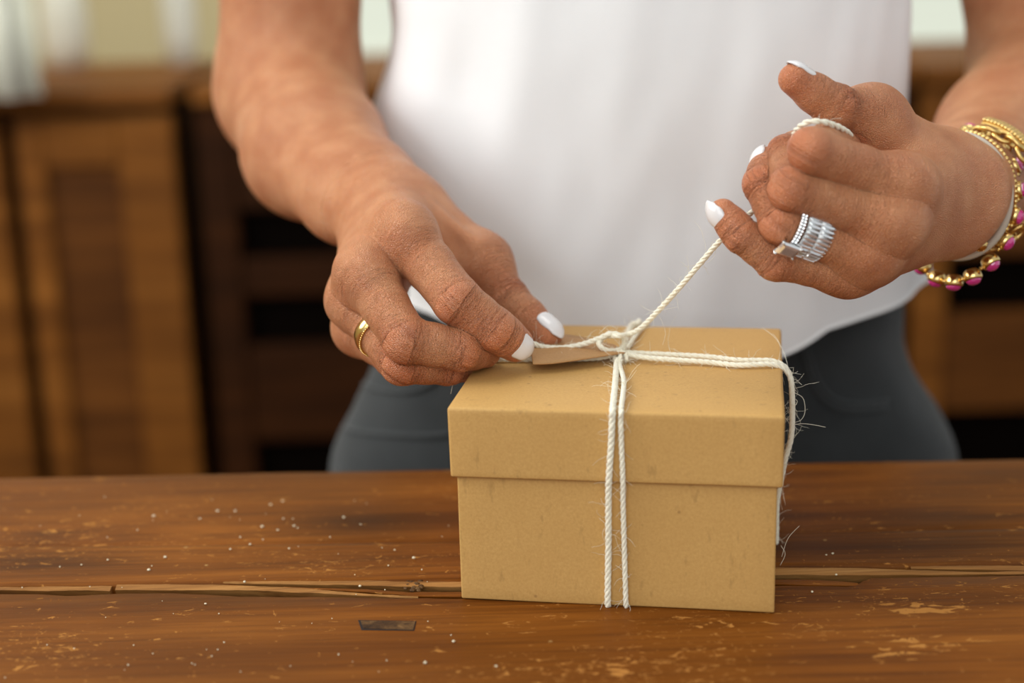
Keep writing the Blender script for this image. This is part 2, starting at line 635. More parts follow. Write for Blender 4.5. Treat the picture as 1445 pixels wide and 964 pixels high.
# ------------------------------------------------------------------ the person
# left of the picture: hand pressing the tag down; right: hand pulling the twine
HAND_A = [
    finger([(570, 330, .654), (645, 424, .632), (699, 465, .633), (727, 485, .640)], [12.0, 10.1, 8.9, 7.7], k=.012),
    finger([(515, 386, .650), (573, 479, .626), (650, 494, .632), (683, 495, .646)], [11.5, 9.6, 8.5, 7.4], k=.012),
    finger([(501, 426, .662), (568, 511, .636), (632, 515, .644), (668, 510, .656)], [11.0, 9.4, 8.3, 7.2], k=.010),
    finger([(508, 466, .682), (556, 506, .658), (598, 516, .660), (634, 514, .668)], [9.8, 8.2, 7.3, 6.4], k=.009),
    finger([(682, 370, .692), (716, 424, .680), (770, 471, .668)], [11.0, 9.6, 7.4], k=.012),
]
WA = (545, 292, .712)
nA = vdir(-.15, .62, .75)
PRIM_A = [
    prim((408, 130, .865), (444, 213, .800), 38, 36, 20),
    prim((444, 213, .800), (505, 270, .742), 36, 27, 12, nA, .86),
    prim((505, 270, .742), WA, 27, 24.5, 12, nA, .78),
    prim(WA, (570, 330, .654), 16, 12.2, 10),
    prim(WA, (520, 384, .650), 16, 11.6, 10),
    prim((538, 300, .712), (503, 424, .662), 15, 10.8, 10),
    prim((533, 305, .715), (508, 466, .682), 14, 9.8, 10),
    prim((548, 330, .69), (532, 400, .675), 15, 14, 10),
    prim((554, 326, .668), (535, 366, .666), 10.5, 10.5, 9),
    prim((522, 376, .665), (511, 410, .670), 10, 10, 9),
    prim((507, 420, .674), (510, 450, .684), 10, 10, 10),
    prim((596, 306, .706), (682, 370, .692), 14, 11.0, 12),
    prim((580, 330, .690), (645, 372, .690), 12, 9, 12),
    prim((565, 335, .680), (622, 380, .684), 10, 6, 12),
    # knuckle heads and the tendons that run back from them
    prim((566, 322, .648), (572, 332, .6445), 8.6, 8.2, 5),
    prim((512, 378, .643), (520, 386, .641), 8.4, 8.0, 5),
    prim((496, 420, .656), (502, 428, .654), 8.0, 7.6, 5),
    prim((502, 462, .677), (507, 468, .675), 7.0, 6.8, 5),
    prim((556, 292, .690), (564, 318, .6405), 2.8, 3.2, 4),
    prim((534, 305, .690), (514, 372, .6385), 2.8, 3.2, 4),
    prim((600, 292, .690), (672, 346, .680), 2.4, 2.6, 5),
]
HAND_B = [
    finger([(1275, 264, .604), (1146, 213, .584), (1170, 202, .606), (1192, 212, .620)], [10.8, 8.9, 8.0, 7.0], k=.012),
    finger([(1260, 314, .602), (1119, 266, .590), (1111, 219, .610), (1135, 204, .626)], [11.0, 9.1, 8.0, 6.8], k=.012),
    finger([(1226, 358, .608), (1104, 313, .597), (1078, 260, .604), (1083, 230, .615)], [10.4, 8.8, 7.8, 6.6], k=.011),
    finger([(1194, 380, .616), (1095, 368, .606), (1046, 331, .604), (1020, 301, .606)], [9.4, 7.8, 7.0, 5.8], k=.010),
    finger([(1232, 166, .632), (1178, 151, .614), (1121, 112, .606)], [10.2, 8.9, 6.4], k=.018),
]
WB = (1341, 274, .662)
nB = vdir(-.55, .05, .83)
PRIM_B = [
    prim((1478, 112, .875), (1425, 195, .775), 40, 36, 20),
    prim((1425, 195, .775), (1368, 258, .705), 35, 25.5, 12, nB, .85),
    prim((1368, 258, .705), WB, 25.5, 25.5, 12, nB, .66),
    prim((1336, 248, .655), (1275, 262, .604), 14, 11, 10),
    prim((1336, 270, .655), (1260, 314, .602), 15, 11, 10),
    prim((1334, 298, .655), (1226, 358, .608), 14, 10.4, 10),
    prim((1334, 316, .660), (1194, 380, .616), 13, 9.2, 10),
    prim((1305, 280, .65), (1240, 320, .632), 14, 13, 9),
    prim((1265, 285, .619), (1258, 300, .619), 9.6, 9.6, 8),
    prim((1250, 335, .619), (1238, 348, .621), 9.2, 9.2, 8),
    prim((1222, 368, .622), (1208, 374, .624), 9, 9, 10),
    prim((1310, 224, .654), (1232, 166, .632), 13, 10.2, 14),
    prim((1296, 240, .640), (1240, 200, .634), 11, 8.5, 10),
    prim((1279, 262, .599), (1272, 261, .596), 8.6, 8.4, 5),
    prim((1264, 314, .596), (1256, 312, .594), 8.6, 8.4, 5),
    prim((1230, 358, .602), (1222, 356, .600), 8.0, 7.8, 5),
    prim((1197, 380, .612), (1190, 379, .611), 7.4, 7.2, 5),
    prim((1334, 262, .634), (1275, 262, .5950), 2.6, 3.2, 4),
    prim((1332, 285, .636), (1262, 313, .5922), 2.6, 3.2, 4),
    prim((1332, 300, .641), (1230, 357, .5985), 2.6, 3.0, 4),
]
TORSO = [
    prim((.075, .895, -.02), (.080, .90, .30), 130, 125, 40, (0, 1, 0), .62),
    prim((.080, .90, .30), (.080, .905, .46), 125, 120, 40, (0, 1, 0), .66),
    prim((-.065, .91, .465), (.225, .91, .465), 58, 58, 40),
    prim((.08, .90, .50), (.08, .885, .60), 55, 52, 30),
    prim((-.095, .905, .455), (-.112, .89, .33), 52, 43, 25),
    prim((-.112, .89, .33), tuple(U(408, 130, .865)), 43, 38, 15),
    prim((.255, .905, .455), (.280, .895, .33), 52, 43, 25),
    prim((.280, .895, .33), tuple(U(1478, 112, .875)), 43, 39, 15),
]
ALLF = [(0, f) for f in HAND_A] + [(1, f) for f in HAND_B]


def make_field(lo, hi, h, prims, chains):
    F = Field(lo, hi, h)
    for p in prims:
        add_prim(F, p)
    F.P0 = F.V.copy()
    for c in chains:
        add_chain(F, c)
    return F


def bbox(prims, chains, pad):
    P = np.concatenate([c['P'] for c in chains] + [np.array([p['a'], p['b']]) for p in prims])
    return P.min(0) - pad, P.max(0) + pad


HV = 0.00052
cutA = (U(505, 270, .742) * .45 + U(*WA) * .55, unit(U(*WA) - U(505, 270, .742)))
cutB = (U(1368, 258, .705) * .7 + U(*WB) * .3, unit(U(*WB) - U(1368, 258, .705)))
meshes = []
for prims, chains, cut in ((PRIM_A, HAND_A, cutA), (PRIM_B, HAND_B, cutB)):
    lo, hi = bbox(prims[3:], chains, .02)
    lo, hi = np.minimum(lo, cut[0] - .034), np.maximum(hi, cut[0] + .034)
    F = make_field(lo, hi, HV, prims, chains)
    v, f = surface_nets(F)
    meshes.append((v, f, cut))
    del F
Fc = make_field((-.24, .56, -.16), (.40, 1.03, .64), .0036, TORSO + PRIM_A + PRIM_B, HAND_A + HAND_B)
cv, cf = surface_nets(Fc)
del Fc


def bm_from(v, f):
    me = bpy.data.meshes.new('tmp')
    me.from_pydata(v.tolist(), [], f.tolist())
    bm = bmesh.new()
    bm.from_mesh(me)
    bpy.data.meshes.remove(me)
    return bm


def cut_mesh(bm, co, no, keep_pos, rad=.075):
    """cut by the plane inside a ball; drop the piece on the other side"""
    co_, no_ = Vector(co), Vector(no)
    fs = [f for f in bm.faces if (f.calc_center_median() - co_).length < rad]
    geom = set(fs)
    for f in fs:
        geom.update(f.verts)
        geom.update(f.edges)
    bmesh.ops.bisect_plane(bm, geom=list(geom), plane_co=co_, plane_no=no_, dist=1e-6)
    sgn = 1 if keep_pos else -1
    kill = []
    for f in bm.faces:
        c = f.calc_center_median()
        s = (c - co_).dot(no_) * sgn
        if s < 0 and (keep_pos or (c - co_).length < .21):
            kill.append(f)
    bmesh.ops.delete(bm, geom=kill, context='FACES')


bm = bm_from(cv, cf)
for _, _, (co, no) in meshes:
    cut_mesh(bm, co, no, False)
for v, f, (co, no) in meshes:
    b2 = bm_from(v, f)
    cut_mesh(b2, co, no, True)
    t = bpy.data.meshes.new('t')
    b2.to_mesh(t)
    b2.free()
    bm.from_mesh(t)
    bpy.data.meshes.remove(t)
for _, _, (co, no) in meshes:
    co_, no_ = Vector(co), Vector(no)
    E_ = [e for e in bm.edges if e.is_boundary and (e.verts[0].co - co_).length < .06 and all(abs((q.co - co_).dot(no_)) < 2e-4 for q in e.verts)]
    try:
        bmesh.ops.bridge_loops(bm, edges=E_)
    except Exception as ex:
        print('bridge failed', ex, len(E_))
bmesh.ops.recalc_face_normals(bm, faces=bm.faces)
me = bpy.data.meshes.new('body')
bm.to_mesh(me)
bm.free()

# per-vertex finger coordinates: along the finger, around it, and how creased / flushed the skin is
nv = len(me.vertices)
co = np.empty(nv * 3, np.float32)
me.vertices.foreach_get('co', co)
co = co.reshape(-1, 3).astype(float)
no = np.empty(nv * 3, np.float32)
me.vertex_normals.foreach_get('vector', no)
no = no.reshape(-1, 3).astype(float)
best = np.full(nv, 9.0)
fing = np.zeros((nv, 3), np.float32)
crease = np.full(nv, .0, np.float32)
flush = np.zeros(nv, np.float32)
disp = np.zeros(nv)
for fi, (hand, F) in enumerate(ALLF):
    P, R, J = F['P'], F['R'], F['J']
    sel = np.where(np.all((co > P.min(0) - .022) & (co < P.max(0) + .022), 1))[0]
    q = co[sel]
    L = 0
    bd = np.full(len(sel), 9.0)
    bs = np.zeros(len(sel))
    Jl = [0]
    for i in range(len(P) - 1):
        ba = P[i + 1] - P[i]
        ln = np.linalg.norm(ba)
        t = np.clip((q - P[i]) @ ba / ln ** 2, -1.2 if i == 0 else 0, 1)
        d = np.linalg.norm(q - P[i] - np.clip(t, 0, 1)[:, None] * ba, axis=1) - (R[i] + (R[i + 1] - R[i]) * np.clip(t, 0, 1))
        m = d < bd
        bd[m] = d[m]
        bs[m] = L + t[m] * ln
        L += ln
        if (i % 2) == 1:
            Jl.append(L)
    # dorsal direction: outward side of the bend at the middle joint
    dn = F.get('dorsal')
    if dn is None:
        dn = unit(2 * J[1] - J[0] - J[2]) if len(J) > 2 else nA
        if len(J) == 4:
            dn = unit(dn + .3 * (nA if hand == 0 else nB))
        else:
            dn = vdir(.5, .45, .6) if hand == 0 else vdir(.25, .75, .3)
    F['dn'] = dn
    m = (bd < best[sel]) & (bd < .006)
    s_ = sel[m]
    best[s_] = bd[m]
    s = bs[m]
    dors = np.clip(no[s_] @ dn, -1, 1)
    side = np.cross(dn, unit(J[1] - J[0]))
    fing[s_, 0] = s * 1000
    fing[s_, 1] = (no[s_] @ side) * 8
    fing[s_, 2] = fi
    cr = .38 + .35 * np.clip(dors, 0, 1)
    fl = np.zeros(len(s))
    dp = np.zeros(len(s))
    joints = Jl[1:-1] if len(Jl) > 2 else Jl[1:]
    for ji, sj in enumerate(joints):
        g = np.exp(-((s - sj) / .0062) ** 2)
        dm = np.clip(dors * 1.5 - .1, 0, 1)
        cr += 1.1 * g * dm
        fl += .55 * g * np.clip(dors + .2, 0, 1)
        x = (s - sj) + .0007 * np.sin(fing[s_, 1] * .7 + fi)
        bend = 1 - (fing[s_, 1] / 8) ** 2 * .25
        gr = np.exp(-((x * bend) / .0052) ** 2) * np.maximum(0, np.cos(2 * math.pi * x * bend / .0030)) ** 3
        amp = .00050 if ji == 0 else .00036
        dp -= amp * gr * dm
        dp += .0004 * np.exp(-((s - sj) / .0045) ** 2) * dm
        # folds on the palm side of each joint
        dp -= .0005 * np.exp(-((s - sj) / .0011) ** 2) * np.clip(-dors, 0, 1)
    g0 = np.exp(-(s / .011) ** 2)
    cr = cr + 0
    cr += .5 * g0 * np.clip(dors, 0, 1)
    fl += .28 * g0 * np.clip(dors, 0, 1)
    fl += .5 * np.exp(-((s - L) / .008) ** 2)
    fade = np.clip((s + .010) / .012, 0, 1) * np.clip((.006 - bd[m]) / .004, 0, 1)
    crease[s_] = cr * fade
    dp *= fade
    fl *= fade
    flush[s_] = fl
    disp[s_] = dp
co2 = co + no * disp[:, None]
me.vertices.foreach_set('co', co2.astype(np.float32).ravel())
at = me.attributes.new('finger', 'FLOAT_VECTOR', 'POINT')
at.data.foreach_set('vector', fing.ravel())
at = me.attributes.new('crease', 'FLOAT', 'POINT')
at.data.foreach_set('value', crease)
at = me.attributes.new('flush', 'FLOAT', 'POINT')
at.data.foreach_set('value', np.clip(flush, 0, 1).astype(np.float32))
me.polygons.foreach_set('use_smooth', [True] * len(me.polygons))
me.materials.append(SKIN)
me.update()

person = empty('person', (.08, .90, -.75))
tag(person, 'person in a white short-sleeved top and charcoal jeans tying twine, seen from chest to hips', 'person')


def under(o, p):
    """parent without moving; Empties here are only translated"""
    o.parent = p
    o.matrix_parent_inverse = Matrix.Translation(p.location).inverted() if p.type == 'EMPTY' else Matrix.Identity(4)
    return o


body = bpy.data.objects.new('body', me)
COL.objects.link(body)
under(body, person)


# fingernails: curved plates on the back of each end joint
def nail(F, dn, wid=.60, back=.0055, fwd=.0035, tip=.0, name='fingernail', grow=1.0):
    A, B = F['P'][-2], F['P'][-1]
    rb = F['R'][-1]
    ax = unit(B - A)
    dn = unit(dn - ax * (dn @ ax))
    sd = np.cross(ax, dn)
    nu, nvv = 14, 12
    outer, inner = [], []
    half = math.pi * wid * .5
    for i in range(nu + 1):
        u = i / nu
        for j in range(nvv + 1):
            v = j / nvv * 2 - 1
            # rounded ends: shorten the sides
            e0 = -back + .0016 * abs(v) ** 3
            e1 = rb * .55 + fwd - .0030 * abs(v) ** 2.6
            x = e0 + (e1 - e0) * u
            a = v * half * (.90 + .1 * math.sin(math.pi * min(u * 1.3, 1)))
            rr = (rb * 1.0 + (.0004 if x < 0 else .0004 - .36 * rb * (x / (rb)) ** 2)) * grow
            nrm = dn * math.cos(a) + sd * math.sin(a)
            p = B + ax * x + nrm * rr * np.array(1.0)
            edge = min(1, (1 - abs(v)) * 5, u * 6, (1 - u) * 6)
            outer.append(p + nrm * .00035 * edge)
            inner.append(p - nrm * .0006)
    n = nvv + 1
    V = outer + inner
    off = len(outer)
    Fs = []
    for i in range(nu):
        for j in range(nvv):
            a = i * n + j
            Fs.append((a, a + 1, a + n + 1, a + n))
            Fs.append((off + a, off + a + n, off + a + n + 1, off + a + 1))
    for j in range(nvv):
        a, b = j, nu * n + j
        Fs.append((a, off + a, off + a + 1, a + 1))
        Fs.append((b, b + 1, off + b + 1, off + b))
    for i in range(nu):
        a, b = i * n, i * n + nvv
        Fs.append((a, a + n, off + a + n, off + a))
        Fs.append((b, off + b, off + b + n, b + n))
    o = mesh_obj(name, V, Fs, NAIL, body)
    return o


nail(HAND_A[0], vdir(.12, .0, .98), .52, .0068, .0012)
nail(HAND_A[1], vdir(.25, .4, .8), .6, .001, .0070)
nail(HAND_A[4], vdir(.50, .62, .60), .48, .006, .0045)
nail(HAND_B[4], vdir(.50, .80, .02), .58, .0070, .0028)
nail(HAND_B[2], vdir(-.85, .0, .45), .6, .005, .004)
nail(HAND_B[3], vdir(-.80, -.25, .52), .58, .0035, .0045)
nail(HAND_A[2], vdir(.1, .5, .8), .6, .004, .003)
nail(HAND_A[3], vdir(.1, .5, .8), .6, .004, .003)


# shirt: one closed knitted shell with a soft hem; folds follow the body
def shirt():
    nz, na = 150, 260
    cx, cy = .0815, .887
    V = []
    for i in range(nz + 1):
        t = i / nz
        for j in range(na):
            a = 2 * math.pi * j / na
            sa, ca = math.sin(a), math.cos(a)   # a = -pi/2 is the front
            x01 = ca
            hem = .044 - .020 * max(0, 1 - (ca - .05) ** 2 * 4.5) + .026 * max(0, ca - .30) ** 1.3 + .020 * max(0, -ca - .25)
            if sa > 0:
                hem -= .012 * sa
            z = hem + (.50 - hem) * t
            k = min(1, max(0, (z - .02) / .30))
            hw = .153 + .010 * max(0, ca) * math.exp(-((z - .04) / .07) ** 2) + .004 * math.sin(z * 18) - .006 * math.exp(-((z - .12) / .06) ** 2) + .008 * max(0, z - .3)
            hd = .100 + .010 * k
            if ca < 0:
                hw += -ca * (.0075 * math.exp(-((z - .145) / .032) ** 2) - .004 * min(1, max(0, (z - .17) / .04)))
            else:
                hw -= ca * .006 * min(1, max(0, (z - .10) / .10))
            if z > .36:
                s = (z - .36) / .14
                hw += .02 * s - .06 * s * s * s
                hd *= 1 - .35 * s * s
            p = 2.35
            rr = (abs(ca) ** p + abs(sa) ** p) ** (-1 / p)
            # folds: long vertical ripples near the hem, diagonal pulls at the waist
            w_ = math.exp(-max(0, z - hem) / .16)
            f = .0009 * math.sin(a * 7 + 3 * z * 6 + 1.0) * (.35 + w_) + .0009 * math.sin(a * 15 - z * 30 + .6) * w_
            f += .0050 * noise.noise(Vector((ca * 3.0 + z * 5, sa * 3.0, z * 9.0))) + .0012 * noise.noise(Vector((ca * 8 - z * 12, sa * 5, z * 16 + 5)))
            side = math.exp(-((ca + .93) / .12) ** 2)
            f += .006 * side * math.sin(z * 46 + 1.2) * math.exp(-((z - .10) / .09) ** 2)
            V.append((cx + (hw + f) * ca * rr, cy + (hd + f) * sa * rr, z))
    Fs = []
    for i in range(nz):
        for j in range(na):
            k = (j + 1) % na
            Fs.append((i * na + j, i * na + k, (i + 1) * na + k, (i + 1) * na + j))
    Fs.append(tuple(nz * na + j for j in range(na)))
    o = mesh_obj('shirt', V, Fs, SHIRT)
    m = o.modifiers.new('thick', 'SOLIDIFY')
    m.thickness = .0016
    m.offset = -1
    under(o, person)
    hm = MB()
    hm.tube([np.array(V[j]) + [0, 0, .0006] for j in range(na)], .0009, 6, closed=True)
    under(hm.build('hem', SHIRT), o)
    for s_, (a, b) in ((-1, ((-.095, .905, .455), (-.116, .885, .30))), (1, ((.255, .905, .455), (.286, .895, .30)))):
        mb = MB()
        a, b = np.array(a), np.array(b)
        mb.tube(crv([a - (b - a) * .25, a, (a + b) / 2, b], 6), [.050, .052, .054, .056, .057, .057, .057, .057, .056, .056, .055, .055, .054, .054, .053, .053, .053, .053, .0535], 28, cap=False)
        q = mb.build('sleeve', SHIRT)
        mm = q.modifiers.new('thick', 'SOLIDIFY')
        mm.thickness = .0015
        under(q, o)
    return o


shirt()


# jeans: hips and two legs reaching the floor
def jeans():
    lo, hi = np.array([-.18, .73, -.76]), np.array([.35, 1.06, .10])
    F = Field(lo, hi, .0045)
    for p in (
        prim((.004, .895, -.09), (.150, .895, -.09), 124, 124, 40, (0, 1, 0), .80),
        prim((.020, .892, .055), (.138, .892, .055), 97, 97, 40, (0, 1, 0), .86),
        prim((-.020, .890, -.16), (-.018, .895, -.45), 100, 66, 20),
        prim((-.012, .895, -.45), (-.010, .900, -.735), 66, 52, 20),
        prim((.174, .890, -.16), (.180, .895, -.45), 100, 66, 20),
        prim((.178, .895, -.45), (.180, .900, -.735), 66, 52, 20),
    ):
        add_prim(F, p)
    ax = F.lo[2] + F.h * np.arange(F.n[2])
    F.V = np.maximum(F.V, (ax - .078)[None, None, :]).astype(np.float32)
    F.V = np.maximum(F.V, (-.748 - ax)[None, None, :]).astype(np.float32)
    v, f = surface_nets(F)
    # wrinkles
    out = []
    for x, y, z in v:
        n_ = noise.noise(Vector((x * 14, y * 14, z * 9))) * .004 + noise.noise(Vector((x * 30 + z * 22, y * 20, z * 34))) * .0022
        d = np.array([x - (.0 if x < .08 else .17), y - .895, 0])
        out.append(np.array([x, y, z]) + unit(d) * n_)
    o = mesh_obj('jeans', out, f, JEANS)
    under(o, person)
    return o


jn = jeans()
# stitched pocket edges lie on the denim
from mathutils.bvhtree import BVHTree
_t = BVHTree.FromPolygons([v.co.copy() for v in jn.data.vertices], [tuple(p.vertices) for p in jn.data.polygons])
for pix in ([(1128, 470), (1136, 510), (1150, 548), (1172, 572), (1205, 580), (1250, 576)], [(1134, 468), (1142, 506), (1156, 542), (1177, 564), (1207, 571), (1250, 567)],
            [(492, 500), (500, 532), (535, 550), (585, 552), (618, 535), (636, 505)], [(470, 600), (520, 612), (600, 616), (640, 612)]):
    pts = []
    for q in crv([(a, b, 0) for a, b in pix], 8):
        v = fw + rt * (q[0] - 722.5) / FPX + up * (482 - q[1]) / FPX
        h = _t.ray_cast(Vector(CAM), Vector(v).normalized())
        if h[0]:
            pts.append(np.array(h[0]) + np.array(h[1]) * .0006)
    if len(pts) > 3:
        mb = MB()
        mb.tube(pts, .0016, 6)
        under(mb.build('pocket_seam', SEAM), jn)

# ------------------------------------------------------------------ gift box
BX, BY, BROT, BD, BH, BL, BO, BW = .03833, .56056, -.1658, .124, .08237, .02947, .0023, .0625
bc, bs_ = math.cos(BROT), math.sin(BROT)


def BP(x, y, z):
    """box coordinates (x across from the front centre, y inwards, z up) to the table's"""
    return np.array([BX + x * bc - y * bs_, BY + x * bs_ + y * bc, z])


def to_box(p):
    dx, dy = p[0] - BX, p[1] - BY
    return np.array([dx * bc + dy * bs_, -dx * bs_ + dy * bc, p[2]])


def tray(name, x0, x1, y0, y1, z0, z1, th, closed_top, ch, parent):
    """five-walled board tray made of subdivided panels with a rounded fold at every edge"""
    bm = bmesh.new()
    bmesh.ops.create_cube(bm, size=1)
    for v in bm.verts:
        v.co = Vector(((x0 + x1) / 2 + v.co.x * (x1 - x0), (y0 + y1) / 2 + v.co.y * (y1 - y0), (z0 + z1) / 2 + v.co.z * (z1 - z0)))
    bmesh.ops.bevel(bm, geom=bm.edges[:], offset=ch, segments=3, affect='EDGES', profile=.5)
    bmesh.ops.subdivide_edges(bm, edges=[e for e in bm.edges if e.calc_length() > .02], cuts=14, use_grid_fill=True)
    zc = z0 if closed_top else z1
    kill = [f for f in bm.faces if abs(f.calc_center_median().z - zc) < ch * .9 and abs(f.normal.z) > .5]
    bmesh.ops.delete(bm, geom=kill, context='FACES')
    for v in bm.verts:
        n_ = noise.noise(v.co * 22)
        v.co.y += .0005 * n_ * (1 if closed_top else .6)
        v.co.x += .0004 * noise.noise(v.co * 25 + Vector((3, 1, 2)))
        if closed_top and v.co.z > z1 - .001:
            ex, ey = (v.co.x - x0) / (x1 - x0), (v.co.y - y0) / (y1 - y0)
            v.co.z -= .0008 * math.sin(math.pi * min(max(ex, 0), 1)) * math.sin(math.pi * min(max(ey, 0), 1))
    for v in bm.verts:
        p = BP(*v.co)
        v.co = Vector(p)
    bmesh.ops.recalc_face_normals(bm, faces=bm.faces)
    o = bm_obj(name, bm, KRAFT, parent, True)
    if o.data.polygons[0].normal.dot(o.data.polygons[0].center - Vector(BP((x0 + x1) / 2, (y0 + y1) / 2, (z0 + z1) / 2))) < 0:
        o.data.flip_normals()
    m = o.modifiers.new('thick', 'SOLIDIFY')
    m.thickness = th
    m.offset = -1
    return o


gift = empty('gift_box', BP(0, BD / 2, 0))
tag(gift, 'closed brown kraft cardboard gift box tied with cream twine on the wooden table', 'gift box')
under(tray('box_base', -BW, BW, 0, BD, 0.0002, BH - .002, .0014, False, .0008, None), gift)
under(tray('lid', -BW - BO, BW + BO, -BO, BD + BO, BH - BL, BH, .0014, True, .0013, None), gift)

# ------------------------------------------------------------------ twine
twine = empty('twine', BP(0, BD / 2, BH))
tag(twine, 'cream cotton twine wrapped twice around the kraft box with its loose end pulled up', 'twine')
FUZZ = MB()


def strand(path, r=.00118, plies=3, pitch=.0085, fuzz=1.0, fr=(.003, .008), name='strand'):
    """plied yarn: helical plies around a smooth path, with stray fibres"""
    P = [np.asarray(p, float) for p in path]
    L = [0]
    for a, b in zip(P, P[1:]):
        L.append(L[-1] + np.linalg.norm(b - a))
    n = max(12, int(L[-1] / .00062))
    S = np.linspace(0, L[-1], n)
    A = np.array(P)
    Q = np.stack([np.interp(S, L, A[:, i]) for i in range(3)], 1)
    T = np.gradient(Q, axis=0)
    T /= np.linalg.norm(T, axis=1)[:, None]
    N = np.cross(T[0], [.3, .2, 1.0])
    N /= np.linalg.norm(N)
    Ns = []
    for i in range(n):
        N = N - T[i] * (N @ T[i])
        N /= np.linalg.norm(N)
        Ns.append(N.copy())
    Ns = np.array(Ns)
    Bs = np.cross(T, Ns)
    mb = MB()
    ph0 = rnd.random() * 6
    for k in range(plies):
        pts, rs = [], []
        for i in range(n):
            a = 2 * math.pi * (S[i] / pitch + k / plies) + ph0
            wv = 1 + .10 * math.sin(S[i] * 700 + k * 2) + .08 * noise.noise(Vector((S[i] * 300, k * 5.0, ph0)))
            pts.append(Q[i] + r * .44 * (math.cos(a) * Ns[i] + math.sin(a) * Bs[i]))
            rs.append(r * .66 * wv)
        mb.tube(pts, rs, 7)
    o = mb.build(name, TWINE)
    under(o, twine)
    nf = int(L[-1] * 620 * fuzz)
    for _ in range(nf):
        i = rnd.randrange(n)
        a = rnd.random() * 6.28
        d = math.cos(a) * Ns[i] + math.sin(a) * Bs[i]
        p = Q[i] + d * r * .9
        v = unit(d * .7 + T[i] * rnd.uniform(-1, 1))
        ln = rnd.uniform(*fr)
        if rnd.random() < .08:
            ln *= 2.2
        pts = [p]
        m = 6
        bend = np.array([rnd.gauss(0, 1) for _ in range(3)]) * .55
        for q in range(m):
            v = unit(v + bend / m * 1.6 + np.array([rnd.gauss(0, .14) for _ in range(3)]))
            p = p + v * ln / m
            pts.append(p)
        FUZZ.tube(pts, [.000075, .00007, .00007, .00006, .00006, .00005, .00004], 3, cap=False)
    return o


zt = BH + .0012
K = to_box(PZ(877, 503, zt))          # the crossing on the lid
KX, KY = K[0], K[1]
OX, OY = BW + BO, BO
# front to back, two turns, slightly apart on the front face
for off_b, off_t, pxs in ((-.0, -.0008, ((872, 530), (864, 565), (859.5, 679), (857.5, 858))), (.0, .0010, ((876, 532), (876, 565), (879, 679), (883, 858)))):
    # x positions down the front face, read from where the strand crosses each height
    def fx(px, py, y):
        # point at pixel on the plane box-y = y
        v = fw + rt * (px - 722.5) / FPX + up * (482 - py) / FPX
        n_ = np.array([-bs_, bc, 0])
        t = ((BP(0, y, 0) - CAM) @ n_) / (v @ n_)
        return to_box(CAM + v * t)
    a1 = fx(pxs[1][0], 600, -OY - .0014)
    a2 = fx(pxs[2][0], 672, -OY - .0014)
    a3 = fx((pxs[2][0] * .85 + pxs[3][0] * .15), 700, -.0016)
    a4 = fx(pxs[3][0], 855, -.0014)
    pts = [BP(KX + off_t * 2 + .005, BD + OY + .0013, .02), BP(KX + off_t * 2 + .005, BD + OY + .0013, BH - .004), BP(KX + off_t * 2.4 + .0045, BD + OY - .002, zt),
           BP(KX + off_t * 3 + .002, KY + .05, zt - .0003), BP(KX + off_t * .5, KY + .004, zt + .0002), BP(KX + off_t * .6 - .0006, KY - .010, zt),
           BP((KX + a1[0]) / 2 + off_t, (KY - OY) / 2, zt - .0001),
           BP(a1[0], -OY + .002, zt), BP(a1[0], -OY - .0013, BH - .003), BP(a1[0] * .7 + a2[0] * .3, -OY - .0014, BH - .012), BP(a2[0], -OY - .0014, BH - BL + .003),
           BP(a3[0], -OY * .55 - .0014, BH - BL - .006), BP(a3[0] * .6 + a4[0] * .4, -.0016, .026), BP(a4[0], -.0014, .0035), BP(a4[0], -.0004, .0004)]
    strand(crv(pts, 10), .00125 if off_t < 0 else .00102)
# left to right, two turns; the upper pair lies side by side and drops over the far edge
for off, r in ((.0042, .00112), (-.0042, .00112)):
    pr = [PZ(700, 510, zt), PZ(760, 510, zt), PZ(820, 507.5, zt)]
    right_y = to_box(PZ(1092, 513, zt))[1]
    pts = [BP(-OX - .0014, KY - .008 + off, .012), BP(-OX - .0014, KY - .008 + off, BH - .012), BP(-OX - .0010, KY - .008 + off, BH - .0022), BP(-OX + .003, KY - .0075 + off * .6, zt),
           BP(-OX + .02, KY - .005 + off * .5, zt), BP(KX - .012, KY - .0015 + off * .5, zt), BP(KX, KY + off * .25, zt + .0014), BP(KX + .012, KY + off * .8 - .0004, zt + .0006),
           BP(KX + .035, KY * .72 + right_y * .28 + off * 1.0, zt), BP(OX - .018, right_y + off * .9, zt), BP(OX - .004, right_y + off * .6, zt + .0002), BP(OX + .0022, right_y + off * .35, BH - .0025),
           BP(OX + .0040, right_y + off * .25 - .001, BH - .011), BP(OX + .0042, right_y + off * .2 - .001, BH - BL), BP(OX + .0020, right_y + off * .3, .042), BP(BW + .0024, right_y + off * .4 + .001, .030), BP(BW + .0012, right_y + off * .4 + .001, .020), BP(BW + .0013, right_y + off * .5 + .001, .003)]
    strand(crv(pts, 10), r)
# the cross hitch that binds the turns
kz = zt + .0018
strand(crv([BP(KX - .0026, KY - .005, zt - .0008), BP(KX - .0022, KY - .003, kz), BP(KX + .0002, KY - .0022, kz + .0008), BP(KX + .0022, KY - .003, kz), BP(KX + .0026, KY - .005, zt - .0008)], 8), .0008, fuzz=4)
strand(crv([BP(KX + .0005, KY - .009, zt + .0003), BP(KX, KY - .004, kz), BP(KX + .0006, KY + .004, kz + .0006), BP(KX + .002, KY + .010, zt + .0006)], 8), .0008, fuzz=3)
